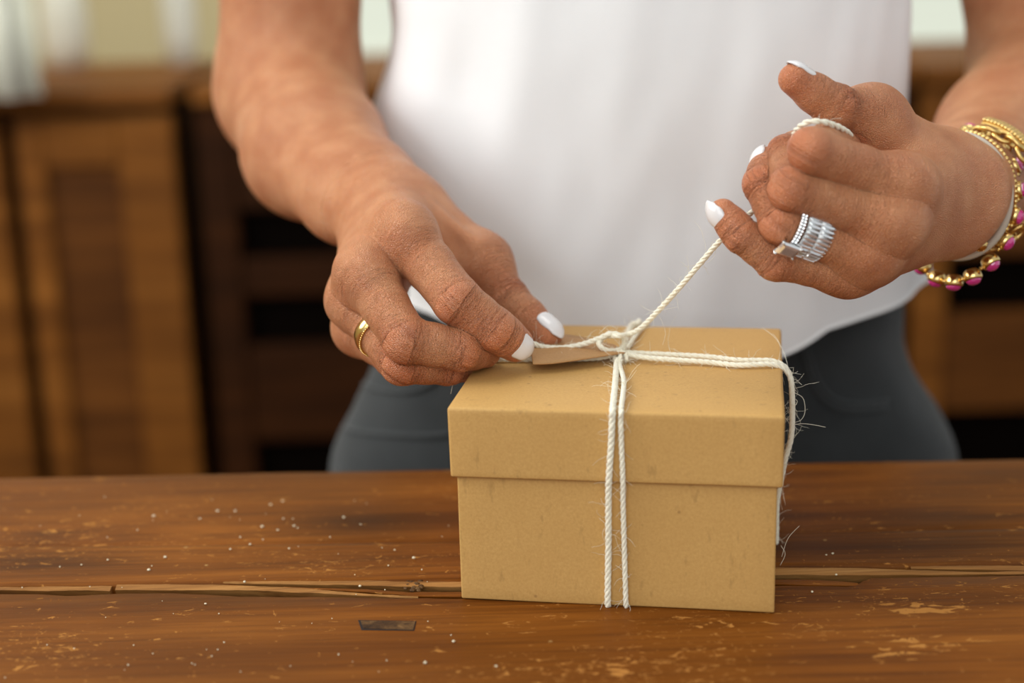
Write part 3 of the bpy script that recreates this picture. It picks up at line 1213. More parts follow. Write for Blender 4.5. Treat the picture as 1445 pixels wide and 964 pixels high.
# overhand loop above the hitch, a tail to each hand
dk = float((BP(KX, KY, kz) - CAM) @ fw)
lo_ = [U(748, 484, .6555), U(768, 490, .657), U(795, 491, .660), U(822, 486, .658), U(845, 478, .655), U(862, 471, .6545), U(878, 475, .6565), U(881, 487, .658), U(873, 494, .656),
       U(858, 495, .6545), U(847, 489, .6535), U(846, 481, .6555), U(857, 474, .6575), U(873, 474, .6525), U(888, 471, .657), U(905, 462, .652), U(932, 435, .643), U(968, 395, .632), U(1003, 354, .622), U(1022, 334, .617), U(1040, 316, .621), U(1062, 299, .628)]
strand(crv(lo_, 9), .00112, fuzz=1.0, name='loose_end')
strand(crv([U(1062, 299, .628), U(1100, 275, .640), U(1130, 235, .640), U(1122, 203, .612), U(1122, 186, .597), U(1138, 173, .588), U(1160, 172, .588), U(1180, 178, .594), U(1197, 188, .604), U(1206, 202, .620)], 9), .00115, plies=2, fuzz=.3, name='loose_end')
# long stray fibres
for pts in ([(1075, 462, .66), (1095, 478, .655), (1108, 503, .65), (1114, 530, .645)], [(1119, 553, .64), (1133, 562, .64), (1136, 580, .638), (1131, 592, .636), (1120, 597, .636)],
            [(1118, 600, .634), (1132, 598, .634), (1150, 600, .634), (1165, 603, .634)], [(1119, 561, .64), (1125, 566, .64), (1122, 572, .64), (1116, 570, .64)],
            [(1103, 786, .64), (1112, 760, .64), (1128, 742, .64)], [(1102, 770, .64), (1108, 782, .64), (1101, 798, .64)],
            [(655, 527, .645), (648, 535, .645), (640, 541, .645), (636, 556, .645)], [(845, 471, .66), (858, 460, .66), (870, 463, .66)],
            [(846, 505, .655), (858, 520, .65), (862, 538, .645)], [(884, 506, .655), (890, 516, .65), (884, 528, .647), (876, 536, .645)]):
    FUZZ.tube(crv([U(*p) for p in pts], 6), .00010, 4)
f_ = FUZZ.build('fibre', TWINE)
f_['kind'] = 'stuff'
under(f_, twine)

# ------------------------------------------------------------------ kraft tag held down by the fingers
def gift_tag():
    E = [U(752, 513.5, .6375), U(790, 511, .640), U(883, 497.2, .6535), U(884, 495.5, .6600), U(866, 486, .678), U(800, 472, .697), U(745, 474, .690)]
    nu = 24
    V = []
    A0, A1 = [E[0], E[1], E[2]], [E[6], E[5], E[4]]
    lo = crv(A0, nu)
    hi = crv(A1, nu)
    for i in range(len(lo)):
        for j in range(9):
            t = j / 8
            p = lo[i] * (1 - t) + hi[i] * t
            zf = BH + .0036
            z = max(p[2], BH + .0026) if i < len(lo) * .8 else max(p[2], BH + .0030)
            z = BH + .0028 + .0032 * (1 - i / len(lo)) * math.sin(math.pi * (t * .7 + .1)) + .0012 * (i / len(lo))
            # slide along the line of sight so the outline stays where it is seen
            v = p - CAM
            V.append(CAM + v * (z - CAM[2]) / v[2])
    n = 9
    F = [(i * n + j, i * n + j + 1, (i + 1) * n + j + 1, (i + 1) * n + j) for i in range(len(lo) - 1) for j in range(8)]
    o = mesh_obj('gift_tag', V, F, TAGM)
    m = o.modifiers.new('thick', 'SOLIDIFY')
    m.thickness = .0005
    m.offset = 1
    return tag(o, 'small flat kraft paper tag pinched under the white-nailed fingers on the lid', 'gift tag')


gift_tag()

# ------------------------------------------------------------------ rings
def band_points(c, R, rad, n):
    return [np.asarray(c) + R @ np.array([math.cos(2 * math.pi * i / n) * rad, math.sin(2 * math.pi * i / n) * rad, 0]) for i in range(n)]


def band(c, R, ri, wdt, th, mat, name, parent, n=72, crown=.0003):
    prof = [(0, -wdt / 2), (th, -wdt / 2 + .0003), (th + crown, 0), (th, wdt / 2 - .0003), (0, wdt / 2), (-.0001, 0)]
    V, F = [], []
    for i in range(n):
        a = 2 * math.pi * i / n
        for r_, z_ in prof:
            V.append(np.asarray(c) + R @ np.array([math.cos(a) * (ri + r_), math.sin(a) * (ri + r_), z_]))
    m = len(prof)
    for i in range(n):
        for k in range(m):
            F.append((i * m + k, i * m + (k + 1) % m, ((i + 1) % n) * m + (k + 1) % m, ((i + 1) % n) * m + k))
    return mesh_obj(name, V, F, mat, parent)


P0, P1 = HAND_A[2]['P'][0], HAND_A[2]['P'][2]
ax = unit(P1 - P0)
gc = P0 + (P1 - P0) * .52
gr = HAND_A[2]['R'][1] + .0001
Rg = frame(ax, vdir(1, 0, 0))
gold = empty('gold_ring', gc)
tag(gold, 'plain yellow gold wedding band with a beaded edge on the finger near the box', 'ring')
under(band(gc, Rg, gr, .0060, .0009, GOLD, 'band', None, 96, .0005), gold)
mb = MB()
for p in band_points(gc + ax * .0029, Rg, gr + .0009, 62):
    mb.sphere(p, .00042, 8, 5)
under(mb.build('beaded_edge', GOLD), gold)

P0, P1 = HAND_B[2]['P'][0], HAND_B[2]['P'][2]
ax = unit(P1 - P0)
rr = HAND_B[2]['R'][1] + .0001
Rr = frame(ax, vdir(.3, 1, .0))
n_st = 38
for bi, t in enumerate((.63, .775)):
    c = P0 + (P1 - P0) * t
    e = empty('diamond_ring', c)
    tag(e, 'white gold band of upright bar-cut stones, ' + ('nearer the knuckle of the hand' if bi == 0 else 'in the middle of the ring stack'), 'ring', 'stacked diamond rings')
    under(band(c, Rr, rr, .0060, .0005, SILVER, 'band', None, 60, .0001), e)
    for i in range(n_st):
        a = 2 * math.pi * i / n_st
        rad = Rr @ np.array([math.cos(a), math.sin(a), 0])
        R2 = np.stack([np.cross(ax, rad), ax, rad], 1)
        mb = MB()
        mb.frustum(c + rad * (rr + .0005), R2, .00064, .0029, .00034, .0023, 0, .0014)
        under(mb.build('stone', STONE, smooth=False), e)
    mb = MB()
    for s_ in (-1, 1):
        for p in band_points(c + ax * s_ * .0030, Rr, rr + .0012, n_st):
            mb.sphere(p, .00036, 6, 4)
    for i in range(n_st):
        a = 2 * math.pi * (i + .5) / n_st
        rad = Rr @ np.array([math.cos(a), math.sin(a), 0])
        mb.tube([c + rad * (rr + .0006) - ax * .0028, c + rad * (rr + .0006) + ax * .0028], .00020, 5)
    under(mb.build('prongs', SILVER), e)
c = P0 + (P1 - P0) * .905
e = empty('solitaire_ring', c)
tag(e, 'engagement ring with one large step-cut stone, nearest the fingertip in the stack', 'ring', 'stacked diamond rings')
under(band(c, Rr, rr, .0022, .0008, SILVER, 'band', None, 60, .0002), e)
mb = MB()
for row in (-.0007, .0007):
    for i, p in enumerate(band_points(c + ax * row, Rr, rr + .0013, 52)):
        mb.sphere(p, .00070, 6, 4)
under(mb.build('pave_stones', STONE, smooth=False), e)
gd = unit(vdir(-.12, -.80, .62) - ax * (vdir(-.12, -.80, .62) @ ax))
gcn = c + gd * (rr + .0040) + ax * .0016
R2 = np.stack([np.cross(gd, ax), ax, gd], 1)
R2 = np.stack([np.cross(ax, gd), ax, gd], 1)
mb = MB()
mb.frustum(gcn, R2, .0012, .0014, .0035, .0043, -.0026, .0004)
mb.frustum(gcn, R2, .0035, .0043, .0029, .0036, .0004, .0011)
mb.frustum(gcn, R2, .0029, .0036, .0020, .0026, .0011, .0015)
under(mb.build('gem', STONE, smooth=False), e)
mb = MB()
for sx in (-1, 1):
    for sy in (-1, 1):
        mb.tube([gcn + R2 @ np.array([sx * .0008, sy * .001, -.0040]), gcn + R2 @ np.array([sx * .0034, sy * .0042, -.0002]), gcn + R2 @ np.array([sx * .0034, sy * .0041, .0010]), gcn + R2 @ np.array([sx * .0028, sy * .0035, .0014])], .00036, 6)
mb.tube([gcn + R2 @ np.array([sx * .0020, sy * .0025, -.0012]) for sx, sy in ((-1, -1), (1, -1), (1, 1), (-1, 1))], .00028, 6, closed=True)
under(mb.build('prongs', SILVER), e)

# ------------------------------------------------------------------ bracelets
WC = U(1372, 268, .682)
wax = unit(U(1425, 195, .775) - U(1352, 274, .662))


def ring_frame(px, py, d, axis):
    return U(px, py, d), frame(axis, vdir(0, 1, 0))


WHITEB = Mat('ivory_cord', srgb(196, 184, 166), .6).m
bax = vdir(.50, .16, -.84)
c, R = ring_frame(1350, 277, .668, bax)


def oval(c, R, a, b, n, x0=0.0, wob=None):
    pts = []
    for i in range(n):
        t = 2 * math.pi * i / n
        p = np.array([a * math.cos(t), b * math.sin(t), 0])
        if wob:
            p = p + wob(t)
        pts.append(np.asarray(c) + R @ p)
    return pts


bang = empty('cord_bangle', c)
tag(bang, 'thin ivory cord bangle with a gold bead, closest to the hand on the wrist', 'bracelet', 'bracelets on the wrist')
mb = MB()
mb.tube(oval(c, R, .0268, .0225, 96), .0017, 10, closed=True)
under(mb.build('cord', WHITEB), bang)
mb = MB()
bp = U(1383, 345, .657)
mb.sphere(bp, .0032, 14, 9)
mb.tube([bp - R @ np.array([0, .0042, 0]) * .6, bp + R @ np.array([0, .0042, 0]) * .6], .0021, 10)
under(mb.build('bead', GOLD), bang)

c1, R1 = ring_frame(1357, 274, .675, bax)
be = empty('gold_bead_bracelet', c1)
tag(be, 'bracelet of tiny round gold beads between the ivory bangle and the chain', 'bracelet', 'bracelets on the wrist')
proto = None
NB = 80
for i, p in enumerate(oval(c1, R1, .0275, .0232, NB)):
    if proto is None:
        mb = MB()
        mb.sphere((0, 0, 0), .00115, 10, 6)
        proto = mb.build('bead', GOLD)
        o = proto
    else:
        o = proto.copy()
        COL.objects.link(o)
    o.location = Vector(p) - Vector(be.location)
    o.parent = be

c2, R2_ = ring_frame(1380, 268, .677, bax)
ch = empty('gold_chain_bracelet', c2)
tag(ch, 'chunky gold curb chain bracelet with a long studded plaque on the outer wrist', 'bracelet', 'bracelets on the wrist')
NL = 26
pl_t = []
P = oval(c2, R2_, .0258, .0245, NL)
proto = None
for i, p in enumerate(P):
    t = 2 * math.pi * i / NL
    if proto is None:
        mb = MB()
        mb.tube([np.array([.0044 * math.cos(q * math.pi / 9), .0029 * math.sin(q * math.pi / 9), .0004 * math.sin(q * math.pi / 4.5)]) for q in range(18)], .00105, 8, closed=True)
        proto = mb.build('link', BRASSGOLD)
        o = proto
    else:
        o = proto.copy()
        COL.objects.link(o)
    tang = R2_ @ np.array([-math.sin(t), math.cos(t), 0])
    rad = R2_ @ np.array([math.cos(t), math.sin(t), 0])
    tw = .55 if i % 2 else -.55
    zz = rad * math.cos(tw) + R2_[:, 2] * math.sin(tw)
    Rm = np.stack([tang, np.cross(zz, tang), zz], 1)
    o.matrix_world = Matrix([[*Rm[0], 0], [*Rm[1], 0], [*Rm[2], 0], [0, 0, 0, 1]])
    o.location = Vector(p) - Vector(ch.location)
    o.parent = ch
# studded plaque (curved, follows the wrist)
c3, R3 = ring_frame(1368, 264, .690, bax)
V, F = [], []
na, nw = 20, 8
angs = np.linspace(math.radians(14), math.radians(74), na)     # from the top, clockwise as seen
for side, rr_ in ((0, .0305), (1, .0287)):
    for a in angs:
        for k in range(nw + 1):
            z = (k / nw - .5) * .0125
            rad = rr_ - (.0012 * (2 * k / nw - 1) ** 4 if side == 0 else 0)
            V.append(c3 + R3 @ np.array([math.cos(a) * rad, math.sin(a) * rad, z + .003]))
m = nw + 1
off = na * m
for i in range(na - 1):
    for k in range(nw):
        a_ = i * m + k
        F += [(a_, a_ + 1, a_ + m + 1, a_ + m), (off + a_, off + a_ + m, off + a_ + m + 1, off + a_ + 1)]
for i in range(na - 1):
    for k in (0, nw):
        a_ = i * m + k
        F.append((a_, a_ + m, off + a_ + m, off + a_) if k == 0 else (a_, off + a_, off + a_ + m, a_ + m))
for k in range(nw):
    F.append((k, off + k, off + k + 1, k + 1))
    b_ = (na - 1) * m + k
    F.append((b_, b_ + 1, off + b_ + 1, off + b_))
under(mesh_obj('plaque', V, F, BRASSGOLD), ch)
mb = MB()
for i in range(1, na * 2 - 2, 2):
    a = angs[0] + (angs[-1] - angs[0]) * i / (na * 2 - 2)
    for k in range(-2, 3):
        p = c3 + R3 @ np.array([math.cos(a) * .0307, math.sin(a) * .0307, k * .0023 + .003])
        mb.sphere(p, .0010, 7, 5)
under(mb.build('studs', GOLD), ch)

pk_ax = vdir(.60, -.25, -.76)
c4, R4 = ring_frame(1357, 291, .683, pk_ax)
pk = empty('pink_gem_bracelet', c4)
tag(pk, 'loose gold bracelet of round drums set with bright pink stones, hanging below the wrist', 'bracelet', 'bracelets on the wrist')
NP = 18
drum = gem = ln_ = None
pp = oval(c4, R4, .0350, .0250, NP, wob=lambda t: np.array([0, 0, .0012 * math.sin(2 * t)]))
for i, p in enumerate(pp):
    t = 2 * math.pi * i / NP + .05
    if drum is None:
        mb = MB()
        n = 18
        prof = [(.0024, -.0030), (.0036, -.0020), (.0041, 0), (.0041, .0014), (.0035, .0021), (.0029, .0016)]
        V, F = [], []
        for q in range(n):
            for r_, z_ in prof:
                V.append((r_ * math.cos(q * 2 * math.pi / n), r_ * math.sin(q * 2 * math.pi / n), z_))
        k_ = len(prof)
        for q in range(n):
            for z_ in range(k_ - 1):
                F.append((q * k_ + z_, ((q + 1) % n) * k_ + z_, ((q + 1) % n) * k_ + z_ + 1, q * k_ + z_ + 1))
        F.append(tuple(q * k_ for q in range(n))[::-1])
        mb.add(V, F)
        mb.tube([np.array([.0034 * math.cos(a / 14 * 2 * math.pi), .0034 * math.sin(a / 14 * 2 * math.pi), .0006]) for a in range(14)], .0005, 6, closed=True)
        drum = mb.build('drum', GOLD)
        mb = MB()
        mb.sphere((0, 0, .0018), .0034, 12, 8, (1, 1, .70))
        gem = mb.build('gem', PINK, smooth=False)
        mb = MB()
        mb.tube([(-.0034, 0, 0), (-.0052, 0, 0)], .0009, 8)
        ln_ = mb.build('link', GOLD)
        d_, g_, l_ = drum, gem, ln_
    else:
        d_, g_, l_ = drum.copy(), gem.copy(), ln_.copy()
        for x in (d_, g_, l_):
            COL.objects.link(x)
    rad = R4 @ np.array([math.cos(t), math.sin(t), 0])
    tang = R4 @ np.array([-math.sin(t), math.cos(t), 0])
    rad = unit(rad + R4[:, 2] * .18)
    tang = unit(tang - rad * (tang @ rad))
    Rm = np.stack([-tang, np.cross(rad, -tang), rad], 1)
    d_.matrix_world = Matrix([[*Rm[0], 0], [*Rm[1], 0], [*Rm[2], 0], [0, 0, 0, 1]])
    d_.location = Vector(p) - Vector(pk.location)
    d_.parent = pk
    g_.parent = d_
    l_.parent = d_

# ------------------------------------------------------------------ table
table = empty('wooden_table', (.05, .42, -.75))
tag(table, 'old brown plank table with worn lacquer, splintered seams and pale scratches', 'table')
XL, XR = -.80, .90


def line(pxs):
    """plank edge read on the table plane: returns y(x)"""
    P = [PZ(a, b, 0) for a, b in pxs]
    xs = np.array([p[0] for p in P])
    ys = np.array([p[1] for p in P])
    return lambda x: float(np.interp(x, xs, ys))


def jag(x, s, a):
    return a * (noise.noise(Vector((x * 90, s, 0))) + .6 * noise.noise(Vector((x * 260, s, 2))))


e_back = line([(-400, 680), (0, 673), (1445, 646), (1900, 638)])
e_seam2 = line([(-400, 778), (0, 770), (300, 768), (640, 763), (1110, 752), (1445, 745), (1900, 740)])
e_p1 = line([(-400, 826), (0, 826), (150, 825), (320, 822), (420, 820.5), (520, 820), (650, 820), (900, 806), (1085, 797), (1200, 797.5), (1300, 798), (1380, 795.5), (1445, 796), (1900, 792)])
e_p0 = line([(-400, 840), (0, 838), (60, 838), (100, 841), (160, 837.5), (240, 836.5), (350, 841), (480, 842), (560, 843), (650, 844), (900, 835), (1085, 826), (1205, 827), (1225, 815), (1445, 812), (1900, 808)])


def plank(yf, yb, sf, sb, jf=.0004, jb=.0004, ch=.0007, z0=0.0, nx=420, seed=0.0, curl=.0):
    xs = np.linspace(XL, XR, nx)
    ny = 14
    V, F = [], []
    m = ny + 1 + 4
    for x in xs:
        a = yf(x) + jag(x, sf, jf)
        b = yb(x) + jag(x, sb, jb)
        row = [(x, a + ch * .2, -.034), (x, a, -.004 + z0), (x, a + .0001, -ch * 1.4 + z0)]
        for k in range(ny):
            t = k / (ny - 1)
            y = a + ch + (b - a - 2 * ch) * t
            z = z0 + .00035 * noise.noise(Vector((x * 6, y * 26, seed))) + .00012 * noise.noise(Vector((x * 30, y * 190, seed))) - curl * (2 * t - 1) ** 4
            row.append((x, y, z))
        row += [(x, b, -ch * 1.4 + z0), (x, b - ch * .2, -.034)]
        V += row
    m = len(row)
    for i in range(nx - 1):
        for k in range(m):
            l = (k + 1) % m
            F.append((i * m + k, i * m + l, (i + 1) * m + l, (i + 1) * m + k))
    F.append(tuple(range(m))[::-1])
    F.append(tuple((nx - 1) * m + k for k in range(m)))
    F = [f[::-1] for f in F]
    o = mesh_obj('plank', V, F, TABLE_WOOD)
    return under(o, table)


plank(e_seam2, e_back, 1, 2, .0002, .0003, seed=3, curl=.0006)
plank(e_p1, lambda x: e_seam2(x) - .00035, 3, 1, .0005, .0002, seed=5)
plank(lambda x: .445 + .01 * x, e_p0, 7, 6, .0003, .0005, seed=9)
for yy in (.30, .155, .02):
    plank(lambda x, yy=yy: yy, lambda x, yy=yy: yy + .1435 + (.01 * x if yy == .30 else 0), 8, 9, seed=yy * 100)


def strip(name, upx, lpx, zu, zl, mat, n=160, amp=.00042, seed=0.0, crown=.0002):
    A = [PZ(a, b, 0) for a, b in upx]
    B = [PZ(a, b, 0) for a, b in lpx]
    x0, x1 = max(A[0][0], B[0][0]), min(A[-1][0], B[-1][0])
    V, F = [], []
    for x in np.linspace(x0, x1, n):
        ya = float(np.interp(x, [p[0] for p in A], [p[1] for p in A])) + jag(x, seed, amp)
        yb = float(np.interp(x, [p[0] for p in B], [p[1] for p in B])) + jag(x, seed + 4, amp)
        if ya - yb < .0003:
            ya = yb + .0003
        z_ = .0002 * noise.noise(Vector((x * 60, seed, 1)))
        V += [(x, ya, -.009), (x, ya, zu + z_), (x, ya * .66 + yb * .34, zu * .66 + zl * .34 + crown + z_), (x, ya * .3 + yb * .7, zu * .3 + zl * .7 + crown * .7 - z_), (x, yb, zl - z_), (x, yb + .0035, -.009)]
    for i in range(n - 1):
        for k in range(6):
            l = (k + 1) % 6
            F.append((i * 6 + k, i * 6 + l, (i + 1) * 6 + l, (i + 1) * 6 + k))
    F.append((0, 1, 2, 3, 4, 5))
    F.append(tuple((n - 1) * 6 + k for k in range(6))[::-1])
    o = mesh_obj(name, V, F, mat, smooth=False)
    return under(o, table)


strip('splinter', [(-200, 827), (30, 827.5), (70, 826.5), (158, 826)], [(-200, 830.5), (30, 830.5), (70, 831.5), (120, 830), (158, 831.5)], -.0004, -.0009, RAW_WOOD, seed=1)
strip('splinter', [(162, 824.5), (230, 824), (320, 825), (420, 829), (500, 836), (590, 841.5)], [(162, 830), (230, 830.5), (340, 830), (440, 834), (520, 838.5), (590, 842)], -.0002, -.0009, RAW_WOOD, seed=2)
strip('splinter', [(300, 821), (420, 820.5), (520, 820), (575, 821), (650, 821.5), (720, 819)], [(300, 821.5), (420, 823), (520, 824.5), (575, 826), (650, 826.5), (720, 824)], .0001, -.0006, RAW_WOOD, seed=3)
strip('splinter', [(400, 826.5), (520, 830), (575, 834), (650, 833.5), (720, 831)], [(400, 828), (520, 835), (575, 840), (650, 842), (720, 840)], -.0006, -.0003, TABLE_WOOD, seed=4)
strip('splinter', [(1060, 800), (1200, 800.5), (1290, 803.5), (1360, 806), (1445, 805.5), (1700, 803)], [(1060, 809), (1200, 810), (1300, 809.5), (1445, 808.5), (1700, 806)], -.0003, -.0006, RAW_WOOD, seed=5)
strip('splinter', [(1285, 799.5), (1380, 797.5), (1445, 798.5), (1700, 796)], [(1285, 800.3), (1380, 802), (1445, 803.5), (1700, 801)], -.0001, -.0007, RAW_WOOD, seed=6)
strip('splinter', [(1060, 816), (1130, 817), (1180, 819), (1212, 822)], [(1060, 824), (1130, 825), (1180, 826), (1212, 826)], -.0003, -.0002, TABLE_WOOD, seed=7)
# grime knot in the seam beside the box, dark floor of the gaps
mb = MB()
for i in range(26):
    p = PZ(rnd.uniform(571, 596), rnd.uniform(820, 836), -.0005)
    mb.sphere(p, rnd.uniform(.0005, .0014), 6, 4, (1, .8, .7))
under(mb.build('grime', PLUG_WOOD, smooth=False), table)
mb = MB()
mb.box((XL, .560, -.030), (XR, .612, -.011))
under(mb.build('gap_floor', GAP_DARK, smooth=False), table)
mb = MB()
a, b, c_, d_ = PZ(509, 877.5, 0), PZ(586, 878.5, 0), PZ(583, 890, 0), PZ(513, 888, 0)
mb.add([p + np.array([0, 0, z]) for z in (-.004, .00045) for p in (a, b, c_, d_)], [(0, 1, 2, 3), (7, 6, 5, 4), (0, 4, 5, 1), (1, 5, 6, 2), (2, 6, 7, 3), (3, 7, 4, 0)])
pg = under(mb.build('wood_plug', PLUG_WOOD, smooth=False), table)
mb = MB()
a, b, c_, d_ = PZ(505.5, 876, 0), PZ(587.5, 877.5, 0), PZ(584.5, 890.7, 0), PZ(510, 890, 0)
mb.add([p + np.array([0, 0, z]) for z in (-.004, .00025) for p in (a, b, c_, d_)], [(0, 1, 2, 3), (7, 6, 5, 4), (0, 4, 5, 1), (1, 5, 6, 2), (2, 6, 7, 3), (3, 7, 4, 0)])
under(mb.build('plug_joint', GAP_DARK, smooth=False), table)
# aprons and legs
yb_, yf_ = .70, .05
for nm, a, b in (('apron', (XL + .06, yb_ - .03, -.13), (XR - .06, yb_ - .008, -.035)), ('apron', (XL + .06, yf_, -.13), (XR - .06, yf_ + .022, -.035)),
                 ('apron', (XL + .06, yf_ + .022, -.13), (XL + .082, yb_ - .03, -.035)), ('apron', (XR - .082, yf_ + .022, -.13), (XR - .06, yb_ - .03, -.035))):
    under(MB().box(a, b, .002).build(nm, CAB_DARK, smooth=False), table)
for lx in (XL + .05, XR - .05):
    for ly in (yf_ + .02, yb_ - .03):
        bm = bmesh.new()
        bmesh.ops.create_cube(bm, size=1)
        for v in bm.verts:
            s_ = .038 if v.co.z > 0 else .026
            v.co = Vector((lx + v.co.x * 2 * s_, ly + v.co.y * 2 * s_, -.035 if v.co.z > 0 else -.75))
        bmesh.ops.bevel(bm, geom=bm.edges[:], offset=.003, segments=2, affect='EDGES')
        under(bm_obj('leg', bm, CAB_DARK), table)

# pale crumbs scattered over the table
CRUMB = Mat('pale_crumb', srgb(226, 212, 180), .7).m
mb = MB()
cr = [(217, 728), (332, 721), (282, 732), (370, 743), (339, 758), (353, 768), (325, 775), (400, 732), (420, 745), (392, 748), (408, 774), (485, 730), (548, 798), (557, 776), (584, 787), (345, 821), (508, 827),
      (152, 790), (115, 797), (210, 804), (290, 852), (382, 712), (399, 707), (307, 721), (415, 742), (233, 786), (509, 740), (1166, 783), (1175, 781), (1180, 811), (1146, 835), (640, 905), (700, 940), (600, 935)]
for a, b in cr:
    p = PZ(a, b, .0005)
    mb.sphere(p, rnd.uniform(.00045, .0008), 7, 4, (rnd.uniform(.8, 1.3), rnd.uniform(.8, 1.2), .6))
for _ in range(60):
    p = PZ(rnd.uniform(0, 640), rnd.uniform(700, 960), .0003)
    mb.sphere(p, rnd.uniform(.0002, .0004), 5, 3)
o = mb.build('crumbs', CRUMB)
tag(o, 'scattered pale crumbs and lint specks lying on the table boards', 'crumbs', kind='stuff')

# ------------------------------------------------------------------ room
WALL = Mat('cream_plaster', rough=.9)
wn = WALL.noise(WALL.coords(), 3, 3)
WALLM = WALL.out(Base_Color=WALL.mix(wn, srgb(200, 184, 138), srgb(210, 194, 150)))
FLOORM = wood_mat('floor_boards', srgb(60, 34, 18), srgb(96, 58, 30), srgb(120, 76, 42), scale=.3, rough=.5)
TRIM = Mat('window_frame_paint', srgb(228, 224, 208), .5).m
PANE = Mat('daylight_pane', (.2, .22, .18), .4, Emission_Color=(.86, .9, .76, 1), Emission_Strength=.70).m
YW = 3.7


def PY(px, py, Y):
    v = fw + rt * (px - 722.5) / FPX + up * (482 - py) / FPX
    return CAM + v * Y / v[1]


floor = MB().box((-2.6, -1.6, -.80), (3.0, YW + .1, -.75)).build('floor', FLOORM, smooth=False)
floor['kind'] = 'structure'
wl = MB().box((-2.6, -1.6, -.75), (-2.5, YW, 1.95)).build('wall_left', WALLM, smooth=False)
wl['kind'] = 'structure'
# back wall with two window openings
wins = []
for x0, x1 in ((470, 660), (1215, 1420)):
    a, b = PY(x0, 70, YW), PY(x1, 70, YW)
    wins.append((a[0], b[0], float(PY(x0, 92, YW)[2]), 1.45))
mb = MB()
xs = [-2.5] + [q for w_ in wins for q in w_[:2]] + [3.0]
for i in range(0, len(xs), 2):
    mb.box((xs[i], YW, -.75), (xs[i + 1], YW + .1, 1.95))
for x0, x1, z0, z1 in wins:
    mb.box((x0, YW, -.75), (x1, YW + .1, z0))
    mb.box((x0, YW, z1), (x1, YW + .1, 1.95))
wb = mb.build('wall_back', WALLM, smooth=False)
wb['kind'] = 'structure'
for i, (x0, x1, z0, z1) in enumerate(wins):
    t = .03
    mb = MB()
    mb.box((x0, YW - .01, z0), (x0 + t, YW + .06, z1), .002).box((x1 - t, YW - .01, z0), (x1, YW + .06, z1), .002)
    mb.box((x0 + t, YW - .01, z0), (x1 - t, YW + .06, z0 + t), .002).box((x0 + t, YW - .01, z1 - t), (x1 - t, YW + .06, z1), .002)
    mb.box((x0 + t, YW + .01, (z0 + z1) / 2 - .01), (x1 - t, YW + .04, (z0 + z1) / 2 + .01), .002)
    o = mb.build('window_%d' % (i + 1), TRIM, smooth=False)
    o['kind'] = 'structure'
    for k, (za, zb) in enumerate(((z0 + t, (z0 + z1) / 2 - .01), ((z0 + z1) / 2 + .01, z1 - t))):
        p = MB().box((x0 + t, YW + .022, za), (x1 - t, YW + .028, zb)).build('pane', PANE, smooth=False)
        p.parent = o

CAB_MID = wood_mat('door_panel_wood', srgb(66, 35, 10), srgb(102, 59, 20), srgb(130, 78, 30), rough=.55, scale=.4, spec=.12)
# low wooden cabinets behind the person
YC = 2.36
ZT = float(PY(700, 108, YC)[2])


def cx_(px, py=400):
    return float(PY(px, py, YC)[0])


def cz_(py, px=722):
    return float(PY(px, py, YC)[2])


def case(name, label, x0, x1, opens, grp, wood=CAB_WOOD, shelf_mat=None):
    """open-fronted case: side posts, rails between the openings, black-lined cubbies, worktop"""
    wr_ = wood if wood is CAB_DARK else CAB_MID
    e = empty(name, ((x0 + x1) / 2, YC + .22, -.75))
    tag(e, label, 'cabinet', grp)
    zb = -.75
    under(MB().box((x0 + .001, YC, zb), (x0 + .055, YC + .44, ZT - .03), .004).build('side_panel', wood, smooth=False), e)
    under(MB().box((x1 - .055, YC, zb), (x1 - .001, YC + .44, ZT - .03), .004).build('side_panel', wood, smooth=False), e)
    under(MB().box((x0 + .055, YC + .40, zb), (x1 - .055, YC + .44, ZT - .03)).build('back_panel', CAB_DARK, smooth=False), e)
    zs = [ZT - .03] + [q for o_ in opens for q in o_] + [zb]
    for i in range(0, len(zs), 2):
        if zs[i] - zs[i + 1] > .01:
            under(MB().box((x0 + .055, YC + .006, zs[i + 1]), (x1 - .055, YC + .40, zs[i]), .003).build('drawer_front' if zs[i] - zs[i + 1] > .09 else 'rail', wr_, smooth=False), e)
    # uprights and black shade blocks in every opening row
    for a, b in opens:
        n = max(1, round((x1 - x0) / .42))
        for k in range(n):
            xa = x0 + .055 + (x1 - x0 - .11) * k / n
            xb = x0 + .055 + (x1 - x0 - .11) * (k + 1) / n
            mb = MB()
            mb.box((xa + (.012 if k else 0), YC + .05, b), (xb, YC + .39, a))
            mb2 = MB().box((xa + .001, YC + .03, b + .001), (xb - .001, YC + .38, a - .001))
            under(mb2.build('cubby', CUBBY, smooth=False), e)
            if k:
                under(MB().box((xa - .012, YC + .004, b), (xa + .012, YC + .39, a), .002).build('upright', wood, smooth=False), e)
    under(MB().box((x0 + .001, YC - .018, ZT - .03), (x1 - .001, YC + .46, ZT), .005).build('worktop', CAB_WOOD, smooth=False), e)
    return e


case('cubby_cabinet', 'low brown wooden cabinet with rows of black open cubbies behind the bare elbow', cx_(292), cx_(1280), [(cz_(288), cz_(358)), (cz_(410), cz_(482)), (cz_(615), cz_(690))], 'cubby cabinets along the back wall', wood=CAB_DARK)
case('cubby_cabinet', 'low reddish brown cabinet with two black openings beside the jeans and bracelets', cx_(1288), cx_(2250), [(cz_(380), cz_(460)), (cz_(598), cz_(700))], 'cubby cabinets along the back wall')

